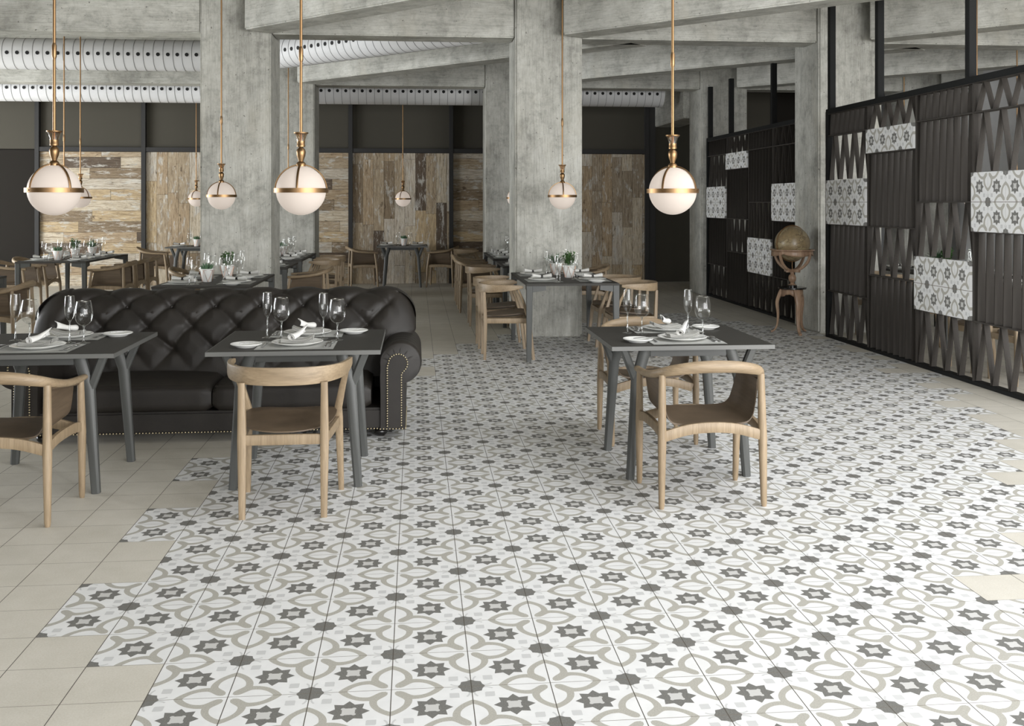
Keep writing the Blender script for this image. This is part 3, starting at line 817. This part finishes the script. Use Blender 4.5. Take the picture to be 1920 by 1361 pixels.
def mk_pendant(L):
    t = thing('pendant_lamp', '', 'lamp')
    g = B(); g.sweep([(0, 0, .27), (0, 0, L)], (.017, .017), 10, (1, 0, 0)); g.sweep([(0, 0, .74), (0, 0, .755), (0, 0, .815), (0, 0, .83)], [(.017, .017), (.026, .026), (.026, .026), (.017, .017)], 10, (1, 0, 0))
    g.obj('rod', M['brass'], t)
    B().lathe([(.0225, .28), (.024, .295), (.030, .315), (.039, .331)], 24).obj('glass_cup', M['amber'], t, 50)
    B().lathe([(.034, .325), (.041, .328), (.0425, .335), (.033, .335), (.034, .325)], 24).obj('cup_rim', M['brass'], t, 50)
    B().lathe([(0, .25), (.0235, .252), (.0245, .262), (.0225, .266), (.0235, .284), (.0, .285)], 24).obj('cup_collar', M['brass'], t, 50)
    B().lathe([(0, .252), (.013, .25), (.014, .246), (.024, .236), (.027, .222), (.024, .20), (.015, .175), (.0135, .168), (.022, .162), (.028, .152), (.026, .138), (0, .136)], 24).obj('turned_stem', M['brass'], t, 50)
    R = .155
    g = B(); g.lathe([(R-.007, -.013), (R, -.013), (R, .013), (R-.007, .013), (R-.007, -.013)], 56).obj('ring', M['brass'], t, 40)
    for k_ in range(4):
        a = radians(52+90*k_)
        pts = [((R-.006)*cos(b_)*cos(a), (R-.006)*cos(b_)*sin(a), (R-.006)*sin(b_)) for b_ in [radians(84*m_/12) for m_ in range(13)]]
        B().sweep(pts, (.011, .006), up=(-sin(a), cos(a), 0), sq=True).obj('arm', M['brass'], t) if False else B().sweep(pts, (.007, .012), up=(-sin(a), cos(a), 0), sq=True).obj('arm', M['brass'], t)
        B().sweep([((R-.002)*cos(a), (R-.002)*sin(a), 0), ((R+.003)*cos(a), (R+.003)*sin(a), 0)], (.007, .007), 8).obj('rivet', M['brass'], t)
    B().lathe([(.142*sin(pi*i/24), -.142*cos(pi*i/24)) for i in range(25)], 40).obj('glass_globe', M['opal'], t, 80)
    return t
pendant = Proto(lambda: mk_pendant(2.80))
pend_short = Proto(lambda: mk_pendant(1.86))

# ------------------------------------------------------------------ sofa
def sofa():
    t = thing('chesterfield_sofa', 'dark brown leather chesterfield sofa with buttoned back, behind the two left tables', 'sofa', (-1.315, 6.7, 0))
    hw = 1.245
    # base
    g = B(); g.box(-hw+.1, hw-.1, .02, .8, .06, .2, .015); g.obj('base', M['leather'], t)
    nh = B()
    def nail(x, y, z, n=(0, -1, 0)):
        nh.lathe([(.0045, 0), (.0035, .002), (0, .003)], 6, (0, 0, 0)) if False else None
        b_ = bmesh.new(); bmesh.ops.create_icosphere(b_, subdivisions=1, radius=.0064)
        nh.add(b_, Matrix.Translation((x, y, z)))
    # seat cushions
    for x0, x1 in ((-1.02, -.004), (.004, 1.02)):
        def cu(a, b, x0=x0, x1=x1):
            # a around profile (front-back loop), b across
            th = 2*pi*a; cy, cz = cos(th), sin(th); p = 5.
            k_ = (abs(cy)**p+abs(cz)**p)**(-1/p)
            y = .27+.28*k_*cy; z = .285+.098*k_*cz
            e = abs(2*b-1); sh = (1-e**9)**(1/9.) if e < 1 else 0
            x = (x0+x1)/2+(x1-x0)/2*(2*b-1)
            y = .27+(y-.27)*(.94+.06*sh) if e > .97 else y
            z = .285+(z-.285)*(.72+.28*sh) if e > .9 else z
            if cz > 0: z += .028*(1-e**2.2)*(1-min(1, abs(y-.27)/.3)**2)
            return Vector((x, y, z))
        g = B(); vv = g.grid(cu, 44, 26, cu=True)
        g.bm.faces.new([v[0] for v in vv]); g.bm.faces.new([v[-1] for v in vv][::-1])
        c = g.obj('seat_cushion', M['leather'], t, 60)
        B().sweep([(x0+.02, -.012, .366), (x1-.02, -.012, .366)], (.007, .007), 6).obj('piping', M['leather'], c)
    # arms: scroll profile carried front to back
    for sx in (-1, 1):
        cx, cz, r = hw-.03, .50, .138
        poly = [(hw-.16, .06), (hw-.16, .36)]
        a0, a1 = 205, -75
        poly = [(hw-.165, .06), (hw-.165, .30), (hw-.168, .40)] + [(cx+r*cos(radians(a)), cz+r*sin(radians(a))) for a in range(190, -71, -10)] + [(hw-.0, .365), (hw, .30), (hw, .06)]
        n = len(poly); cxm = sum(p[0] for p in poly)/n; czm = sum(p[1] for p in poly)/n
        def arm(a, b):
            i = int(round(a*n)) % n; x, z = poly[i]
            y = b*.78
            s_ = 1.
            if b < .03: s_ = .955+.045*(b/.03)**.5
            # soft gathers on the rolled top
            if z > .45: 
                r_ = 1+.018*abs(sin(b*pi*6.5))*min(1, (z-.45)*8)-.009
                x = cx+(x-cx)*r_; z = cz+(z-cz)*r_
            x = hw-.09+(x-hw+.09)*s_; z = .34+(z-.34)*(s_ if s_ < 1 else 1)
            if abs(poly[i][1]-.06) < 1e-6: z = .06
            return Vector((sx*x, y, z))
        g = B(); bs = [0, .004, .012, .03] + [.03+.97*k_/36 for k_ in range(1, 37)]
        vv = [[g.bm.verts.new(arm(i/n, b_)) for b_ in bs] for i in range(n)]
        for i in range(n):
            for j in range(len(bs)-1): g.bm.faces.new((vv[i][j], vv[(i+1) % n][j], vv[(i+1) % n][j+1], vv[i][j+1]))
        g.bm.faces.new([v[0] for v in vv][::-1]); g.bm.faces.new([v[-1] for v in vv])
        ar = g.obj('arm', M['leather'], t, 40)
        # facing panel inside the nail line
        f0 = hw-.118; f1 = hw-.012; rr_ = .062; c2 = hw-.05
        line = [(f0, .07+.014*k_) for k_ in range(30)]
        zc = .495
        arc = [(c2+.002+rr_*cos(radians(a)), zc+rr_*sin(radians(a))) for a in range(175, -56, -13)]
        line2 = [(f1-.014, zc-.068-.014*k_) for k_ in range(26)]
        pts = [p for p in line if p[1] < zc] + arc + line2
        pg = B(); pg.prism([(x, z) for x, z in pts], lambda x, z: Vector((sx*x, -.010, z)), lambda x, z: Vector((sx*x, .01, z)))
        pg.obj('arm_facing', M['leather'], t, 30)
        for a in (25, 52, 80, 108, 136, 160):
            ca_, sa_ = cos(radians(a)), sin(radians(a))
            pl = B(); pl.sweep([(sx*(c2+.002+q*ca_), -.002+(q-.07)*.10, zc+q*sa_) for q in (.072, .09, .118)], [(.006, .006), (.009, .007), (.002, .002)], 6, up=(0, 1, 0)); pl.obj('pleat', M['leather'], ar)
        # resample nails along the path
        path = [Vector((x, 0, z)) for x, z in pts]; acc = 0; step = .0165
        for a_, b_ in zip(path, path[1:]):
            L = (b_-a_).length; tt = step-acc
            while tt <= L:
                p = a_+(b_-a_)*(tt/L); nail(sx*p.x, -.012, p.z); tt += step
            acc = L-(tt-step)
        for k_ in range(40): nail(sx*(hw+.001), .01+k_*.018, .066)
    x = -hw+.01
    while x < hw: nail(x, .016 if abs(x) < hw-.17 else -.003, .066); x += .0205
    nh.obj('nailhead_trim', M['nail'], t, 60)
    # buttoned back
    prof = cr([(.43, .34), (.45, .48), (.47, .60), (.50, .72), (.545, .83), (.62, .915), (.72, .945), (.81, .915), (.85, .84), (.86, .72), (.86, .5), (.86, .3), (.86, .08)], 9)
    # arc length table
    al = [0]
    for p, q in zip(prof, prof[1:]): al.append(al[-1]+sqrt((p[0]-q[0])**2+(p[1]-q[1])**2))
    def at(s):
        s = min(max(s, 0), al[-1])
        for i in range(len(al)-1):
            if al[i+1] >= s: break
        f = (s-al[i])/max(1e-9, al[i+1]-al[i]); p, q = prof[i], prof[i+1]
        y, z = p[0]+(q[0]-p[0])*f, p[1]+(q[1]-p[1])*f
        d = Vector((0, q[0]-p[0], q[1]-p[1])).normalized(); return y, z, Vector((0, -d.z, d.y))
    def s_of_z(zz):
        for i in range(len(prof)):
            if prof[i][1] >= zz: return al[i]
    sr = [s_of_z(.535), s_of_z(.69), s_of_z(.845)]; dt = (sr[2]-sr[0])/2; ds = .303; HWB = 1.315
    send = sr[2]+dt*1.25
    def back(a, b):
        sx_ = (a-.5)*2*HWB; s = b*al[-1]
        y, z, nrm = at(s)
        e = max(0, abs(sx_)-(HWB-.22))/.22
        if e > 0:
            drop = (1-sqrt(max(0, 1-e*e)))*.20; wz = min(1, max(0, (z-.45)/.5)); z -= drop*wz
            y += .05*e*e*(1 if y < .65 else -1)
        # lattice
        tt = (s-sr[2])/dt; q = (sx_-.06)/ds+.5
        A_, B_ = q+tt/2, q-tt/2
        la, lb = abs(sin(pi*A_)), abs(sin(pi*B_))
        pil = min(1, (min(la, lb)/.85))**.62
        both = max(0, 1-sqrt(la**2+lb**2)/.75)
        fade = 1.
        if s > sr[2]: fade = max(0, 1-((s-sr[2])/(send-sr[2]))**1.6)
        if s < sr[0]: fade = max(.0, 1-(sr[0]-s)/(dt*1.1))
        if abs(sx_) > 1.06+.0: fade *= max(0, 1-(abs(sx_)-1.06)/.14)
        crease = (1-pil)*.036; but = both**1.4*.040
        dpt = (crease+but)*fade
        wn = min(1, max(0, (z-.50)/.16)); wn = wn*wn*(3-2*wn)
        v = Vector((sx_*(.90+.10*wn), y, z)) - nrm*dpt
        # scalloped crest
        if z > .8: v.z -= .020*abs(cos(pi*((sx_-.06)/ds)))**4*(1 if abs(sx_) < 1.1 else 0)
        return v
    g = B(); nu, nv = 300, 110
    vv = g.grid(back, nu, nv)
    for col in (vv[0], vv[-1]):
        nvv = len(col)
        for i in range(nvv//2-1):
            if i+1 < nvv-2-i: g.bm.faces.new((col[i], col[i+1], col[nvv-2-i], col[nvv-1-i]))
    bk = g.obj('backrest', M['leather'], t, 70, weld=False)
    for row, (s_, cnt) in enumerate(((sr[2], 8), (sr[1], 7), (sr[0], 8))):
        for i in range(cnt):
            x_ = (i-(cnt-1)/2)*ds+.06; y, z, nrm = at(s_)
            b_ = bmesh.new(); bmesh.ops.create_uvsphere(b_, u_segments=12, v_segments=8, radius=.012)
            bb = B(); bb.add(b_, Matrix.Translation(Vector((x_, y, z))-nrm*(.066 if row == 1 else .060)) @ Matrix.Scale(.6, 4, (0, 1, 0)))
            bb.obj('button', M['leather'], bk)
    for fx, fy in ((-1.08, .11), (1.08, .11), (-1.08, .72), (1.08, .72)):
        B().lathe([(0, 0), (.03, .002), (.045, .02), (.047, .034), (.036, .052), (.026, .058), (.03, .064), (0, .064)], 24, (fx, fy, 0)).obj('foot', M['blackwood'], t, 50)
sofa()

# ------------------------------------------------------------------ globe
def globe():
    t = thing('globe_stand', 'antique tan globe on a carved wooden three-legged stand beside the column', 'globe', (4.445, 11.66, 0), 0)
    B().lathe([(.205*sin(pi*i/28), 1.065-.205*cos(pi*i/28)) for i in range(29)], 44).obj('globe', M['globe'], t, 80)
    g = B(); n = 60   # horizon ring with scalloped skirt
    g.lathe([(.213, .985), (.255, .985), (.258, .992), (.255, .999), (.213, .999), (.213, .985)], 60)
    g.grid(lambda a, b: Vector(((.238+.006*b)*cos(2*pi*a), (.238+.006*b)*sin(2*pi*a), .985-.068*b*(.52+.48*abs(cos(2*pi*a*2))**.7))), 64, 4, cu=True)
    o = g.obj('horizon_ring', M['tan'], t, 50); md = o.modifiers.new('thick', 'SOLIDIFY'); md.thickness = .007
    g = B(); pts = [(.214*cos(a), 0, 1.065+.214*sin(a)) for a in [2*pi*i/48 for i in range(49)]]
    g.sweep(pts, (.012, .004), up=(0, 1, 0), sq=True, cap=False); o = g.obj('meridian_ring', M['brass'], t); o.rotation_euler = (0, 0, radians(14))
    for k_ in range(4):
        a = radians(20+90*k_ - 75); c_ = cr([(.243, .975), (.232, .90), (.19, .83), (.12, .775), (.055, .75)], 4)
        B().sweep([(r*cos(a), r*sin(a), z) for r, z in c_], (.030, .026), up=(-sin(a), cos(a), 0), sq=True).obj('cradle_arm', M['tan'], t)
    g = B()
    for k_ in range(2):
        a = radians(20+90*k_-75); g.sweep([(-.10*cos(a), -.10*sin(a), .745), (.10*cos(a), .10*sin(a), .745)], (.034, .036), sq=True)
    g.obj('cross_bracket', M['tan'], t)
    B().sweep([(0, 0, .75), (0, 0, .86)], (.006, .006), 8, (1, 0, 0)).obj('support_rod', M['brass'], t)
    B().lathe([(0, .56), (.05, .56), (.052, .575), (.03, .585), (.022, .60), (.04, .625), (.047, .655), (.04, .685), (.02, .705), (.024, .72), (.022, .735), (0, .735)], 24).obj('turned_pillar', M['tan'], t, 50)
    B().lathe([(.055, .548), (.055, .572), (.03, .585), (0, .585)], 24).obj('pillar_foot', M['blackwood'], t, 50)
    g = B(); g.prism([(.165*cos(radians(a)), .165*sin(radians(a))) for a in range(15, 375, 30)], lambda x, y: Vector((x, y, .53)), lambda x, y: Vector((x, y, .548))); g.obj('base_top', M['blackwood'], t)
    g = B(); g.grid(lambda a, b: Vector((.125*cos(2*pi*a), .125*sin(2*pi*a), .53-(.05+.035*abs(sin(3*pi*a+.3))+.012*abs(sin(12*pi*a)))*b)), 60, 4, cu=True)
    o = g.obj('apron', M['tan'], t); md = o.modifiers.new('thick', 'SOLIDIFY'); md.thickness = .014
    for k_ in range(3):
        a = radians(-88+120*k_); c_ = cr([(.115, .525, .075), (.150, .45, .07), (.175, .36, .06), (.165, .24, .048), (.170, .12, .036), (.200, .04, .034), (.245, .012, .036)], 5)
        B().sweep([(r*cos(a), r*sin(a), z) for r, z, w in c_], [(w*.62, w) for r, z, w in c_], up=(-sin(a), cos(a), 0), sq=True).obj('leg', M['tan'], t, 50)
globe()

# ------------------------------------------------------------------ placing
def S(fn, loc, rz, lab, grp=None): return fn(loc, rz, lab, grp)
def setting(cx, cy, rot, tb, side, glasses, full=True, platey=-.22):
    """one place laid on the table tb"""
    ca, sa = cos(rot), sin(rot)
    W = lambda x, y, z=0: (cx+x*ca-y*sa, cy+x*sa+y*ca, HT+z)
    q = side+' place of '+tb
    pmat(W(-.005, -.245), rot, 'grey place mat at the '+q, 'place mats')
    dplate(W(-.005, platey, .004), rot, 'white dinner plate at the '+q, 'dinner plates')
    napkin(W(-.005, platey, .008), rot, 'rolled napkin at the '+q, 'rolled napkins')
    splate(W(-.275, -.27, .0), rot, 'small side plate at the '+q, 'side plates')
    butter(W(-.24, -.262, .0205), rot+radians(-62), 'butter knife at the '+q, 'butter knives')
    fork(W(-.18, -.24, .003), rot, 'steel fork left of the plate, '+q, 'forks')
    knife(W(.155, -.25, .003), rot, 'steel knife right of the plate, '+q, 'knives')
    spoon(W(.182, -.25, .003), rot, 'steel spoon right of the plate, '+q, 'spoons')
    for kind, x, y in glasses:
        (wine if kind == 'w' else flute)((cx+x, cy+y, HT), 0, ('wine glass at the ' if kind == 'w' else 'champagne flute at the ')+q, 'wine glasses' if kind == 'w' else 'champagne flutes')

YT = 5.93
tabs = [(1.53, 'the front right table', 'right of the patterned floor, between two armchairs', [('w', .155, -.08), ('f', .105, .06)], [('w', -.175, .075), ('f', -.255, .115)]),
        (-.65, 'the table before the sofa', 'before the right half of the sofa', [('w', .20, -.04), ('f', .115, .03)], [('w', -.13, .07), ('f', -.215, .10)]),
        (-2.035, 'the leftmost front table', 'cut by the left edge of the photo', [('w', .175, -.03), ('f', .095, -.02)], [('w', -.165, .10), ('f', -.25, .118)])]
for x, tb, lab, g1, g2 in tabs:
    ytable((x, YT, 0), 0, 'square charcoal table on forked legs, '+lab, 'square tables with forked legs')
    setting(x, YT, 0, tb, 'near', g1); setting(x, YT, pi, tb, 'far', g2)
armchair((1.503, 5.275, 0), 0, 'pale wood armchair with brown sling seat, near side of front right table', 'armchairs')
armchair((1.515, 6.60, 0), pi, 'pale wood armchair with brown sling seat, far side of front right table', 'armchairs')
sidechair((-.65, 5.31, 0), 0, 'pale wood chair with curved back band, before the sofa table', 'side chairs')
armchair((-2.02, 5.275, 0), 0, 'pale wood armchair cut by the left edge, at leftmost front table', 'armchairs')

# long tables
def place_far(cx, cy, x, y, rot, tb, side, gl=True):
    ca, sa = cos(rot), sin(rot)
    W = lambda a, b, z=0: (cx+x+a*ca-b*sa, cy+y+a*sa+b*ca, HT+z)
    q = side+' place of '+tb
    pmat(W(0, 0), rot, 'grey place mat at the '+q, 'place mats')
    dplate(W(0, .0, .004), rot, 'white dinner plate at the '+q, 'dinner plates')
    bow(W(0, 0, .008), 0, 'tied napkin at the '+q, 'tied napkins')
    if gl:
        splate(W(-.26, 0, 0), rot, 'small side plate at the '+q, 'side plates')
        wine(W(.17, .16), rot, 'wine glass at the '+q, 'wine glasses'); flute(W(.25, .12), rot, 'champagne flute at the '+q, 'champagne flutes')
LT = {}
def long_table(L, u, v, tb, lab, rows, plants, extra=True):
    if L not in LT: LT[L] = Proto(lambda: mk_longtable(L))
    LT[L]((u, v, 0), 0, 'long charcoal table with corner legs, '+lab, 'long tables with corner legs')
    for k_, y in enumerate(rows):
        pos = ['nearest', 'middle', 'farthest'] if len(rows) == 3 else (['nearer', 'farther'] if len(rows) == 2 else ['only'])
        place_far(u, v, -.26, y, -pi/2, tb, pos[k_]+' left'); place_far(u, v, .26, y, pi/2, tb, pos[k_]+' right')
    for (fn, kn, x, y), q in zip(plants, ['nearer', 'farther', 'farthest']):
        fn((u+x, v+y, HT), random.random()*6, '%s green plant in white pot on %s' % (kn, tb), 'potted plants on the tables')
long_table(1.64, 1.53, 10.62, 'the front column table', 'in front of the plant-table column', [-.42, .38], [(bushy, 'bushy', .08, -.02), (spiky, 'spiky', 0, .38)])
long_table(1.2, 1.53, 13.1, 'the second right-row table', 'just behind the plant-table column', [-.25], [(spiky, 'spiky', -.05, .3)])
long_table(2.0, 1.53, 15.13, 'the rear right-row table', 'far end of the right row of tables', [-.6, 0, .6], [(spiky, 'spiky', 0, 0)])
long_table(1.64, -2.02, 10.62, 'the table behind the sofa', 'behind the sofa at the left column', [-.42, .38], [(stubby, 'stubby', -.06, -.25), (bushy, 'bushy', .04, .30)])
long_table(1.2, -2.02, 13.1, 'the second middle-row table', 'just behind the left column', [-.25], [(bushy, 'bushy', -.05, .25)])
long_table(2.0, -2.02, 15.13, 'the rear middle-row table', 'far end of the middle row of tables', [-.6, 0, .6], [(spiky, 'spiky', .0, 0), (stubby, 'stubby', .0, .60)])
long_table(2.0, -4.87, 15.08, 'the far left table', 'near the leftmost plank panel', [-.6, 0, .6], [(stubby, 'stubby', -.04, -.60), (bushy, 'bushy', 0, 0), (spiky, 'spiky', .05, .60)])
long_table(1.64, -4.87, 10.62, 'the table at the left edge', 'mostly outside the left edge of the photo', [.38], [])
long_table(1.64, 5.95, 8.75, 'the near screen table', 'seen through the near slatted screen', [-.42, .38], [])
long_table(1.9, 6.05, 11.2, 'the rear screen table', 'farther back behind the near slatted screen', [-.6, .5], [(bushy, 'bushy', 0, -.12), (spiky, 'spiky', .0, .10)])
# wall tables for two
for u, tb, lab in ((-.25, 'the wall table in the middle', 'against the middle plank panel'), (-3.98, 'the wall table on the left', 'against the plank panel left of the left column')):
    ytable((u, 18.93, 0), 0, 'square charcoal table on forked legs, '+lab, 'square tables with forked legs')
    place_far(u, 18.93, -.28, -.1, -pi/2, tb, 'left', False); place_far(u, 18.93, .28, -.1, pi/2, tb, 'right', False)
    stubby((u+.03, 18.8, HT), 0, 'stubby green plant in white pot on '+tb, 'potted plants on the tables')
    wine((u-.08, 18.7, HT), 0, 'wine glass beside the pot on '+tb, 'wine glasses'); wine((u+.14, 18.7, HT), 0, 'wine glass right of the pot on '+tb, 'wine glasses')
    armchair((u-.72, 18.85, 0), -pi/2+.15, 'wooden armchair with brown seat, left of '+tb, 'armchairs')
    armchair((u+.72, 18.85, 0), pi/2-.15, 'wooden armchair with brown seat, right of '+tb, 'armchairs')
R_, L_ = -pi/2, pi/2      # facing +u / facing -u
for fn, u, v, rz, lab in [
    (sidechair, .92, 10.18, R_, 'side chair left of the front column table, nearest of its row'),
    (sidechair, .91, 10.94, R_, 'side chair left of the front column table, second of its row'),
    (sidechair, .92, 12.9, R_, 'side chair left of the column, third of its row'),
    (armchair, .86, 14.5, R_, 'armchair in the left row behind the columns, fourth from the front'),
    (armchair, .86, 15.13, R_, 'armchair in the left row behind the columns, fifth from the front'),
    (armchair, .86, 15.76, R_, 'armchair in the left row behind the columns, last of the row'),
    (sidechair, .95, 17.75, R_, 'side chair near the back wall beyond the left row of chairs'),
    (sidechair, 2.16, 10.22, L_, 'side chair right of the front column table, nearer one'),
    (sidechair, 2.16, 10.98, L_, 'side chair right of the front column table, farther one'),
    (armchair, 2.2, 13.1, L_, 'armchair behind the front column, on its right side'),
    (sidechair, 2.16, 15.0, L_, 'side chair far behind the front column, right side'),
    (armchair, -1.36, 12.92, L_, 'armchair whose rail shows above the sofa, right of left column'),
    (sidechair, -1.36, 14.6, L_, 'side chair right of the rear left table, nearer one'),
    (sidechair, -1.36, 15.6, L_, 'side chair right of the rear left table, farther one'),
    (armchair, -2.72, 12.92, R_, 'armchair whose arm tip shows left of the left column'),
    (armchair, -4.18, 14.45, L_, 'armchair right of the far left table, nearest of three'),
    (armchair, -4.18, 15.08, L_, 'armchair right of the far left table, middle of three'),
    (armchair, -4.18, 15.71, L_, 'armchair right of the far left table, farthest of three'),
    (armchair, -5.56, 14.75, R_, 'armchair left of the far left table, nearer one'),
    (armchair, -5.56, 15.55, R_, 'armchair left of the far left table, farther one'),
    (armchair, -4.22, 10.75, L_, 'armchair at the left edge, above the leftmost glasses'),
    (sidechair, 5.28, 8.30, R_, 'side chair seen through the near screen, nearest one'),
    (sidechair, 5.28, 8.97, R_, 'side chair seen through the near screen, second one'),
    (sidechair, 5.36, 10.62, R_, 'side chair seen through the near screen, third one'),
    (sidechair, 5.40, 11.28, R_, 'side chair seen through the near screen, farthest one')]:
    fn((u, v, 0), rz, lab, 'armchairs' if fn is armchair else 'side chairs')
ZP = 1.62
for u, v, rz, fn, lab in [
    (1.53, 5.95, 0, pendant, 'over the front right table'), (-.66, 5.93, .62, pendant, 'over the table before the sofa'), (-2.03, 5.93, 0, pendant, 'leftmost and largest, over the left table'),
    (1.555, 10.72, .6, pendant, 'small, over the front column table'), (-2.01, 10.75, .6, pendant, 'small, in front of the left column'),
    (1.5, 15.1, .2, pendant, 'half hidden at the left side of the front column'), (-1.95, 15.8, .2, pendant, 'hidden behind the lamp over the sofa table'),
    (-4.65, 13.95, .2, pendant, 'hidden behind the largest lamp, nearer one'), (-4.68, 14.70, .2, pendant, 'peeking out right of the largest lamp'),
    (-.24, 18.75, .3, pendant, 'tiny, over the middle wall table'), (-3.95, 18.75, .3, pendant, 'tiny, at the left side of the left column'),
    (5.9, 10.2, 0, pendant, 'glimpsed through the near screen'), (7.5, 12.05, 0, pendant, 'behind the near screen, rightmost rod'), (7.4, 14.8, 0, pendant, 'behind the near screen, left rod')]:
    fn((u, v, ZP), rz, 'white globe pendant, '+lab, 'globe pendant lamps')

# ------------------------------------------------------------------ light and camera
w = bpy.data.worlds.new('World'); sc.world = w; w.use_nodes = True
bg = w.node_tree.nodes['Background']; bg.inputs[0].default_value = (.86, .93, 1, 1); bg.inputs[1].default_value = 1.0
def area(name, loc, rot, sx, sy, P, col):
    l = bpy.data.lights.new(name, 'AREA'); l.shape = 'RECTANGLE'; l.size = sx; l.size_y = sy; l.energy = P; l.color = col
    o = bpy.data.objects.new(name, l); C.objects.link(o); o.location = loc; o.rotation_euler = rot; return o
for i, (a0, a1, z0, z1) in enumerate(RW):
    area('window_daylight', (XR-.05, (a0+a1)/2, (z0+z1)/2), (0, radians(90), 0), z1-z0, a1-a0, 420, (.99, .992, 1))
for i, (a0, a1, z0, z1) in enumerate(LW):
    area('window_daylight', (XL+.05, (a0+a1)/2, (z0+z1)/2), (0, radians(-90), 0), z1-z0, a1-a0, [330, 820][i], (.94, .97, 1))
for i, (a0, a1, z0, z1) in enumerate(FW):
    area('window_daylight', ((a0+a1)/2, YF+.03, (z0+z1)/2), (radians(90), 0, 0), a1-a0, z1-z0, [15, 70, 340, 640][i], (.99, .992, 1))

area('added_skylight_fill', ((SK[0]+SK[1])/2, (SK[2]+SK[3])/2, ZC+.2), (0, 0, 0), SK[1]-SK[0]-.1, SK[3]-SK[2]-.1, 370, (.99, .992, 1))  # added overhead fill, lights the floor more than upright faces
cam = bpy.data.cameras.new('camera'); co = bpy.data.objects.new('camera', cam); C.objects.link(co)
co.location = (0, 0, 1.55); co.rotation_euler = (radians(90), 0, -TH)
cam.sensor_fit = 'HORIZONTAL'; cam.sensor_width = 36; cam.lens = 36*1900/1920; cam.shift_y = -300.5/1920; cam.clip_end = 200
sc.camera = co
sc.view_settings.view_transform = 'Standard'; sc.view_settings.look = 'None'; sc.view_settings.exposure = .16; sc.view_settings.gamma = 1
sc.view_settings.use_curve_mapping = False
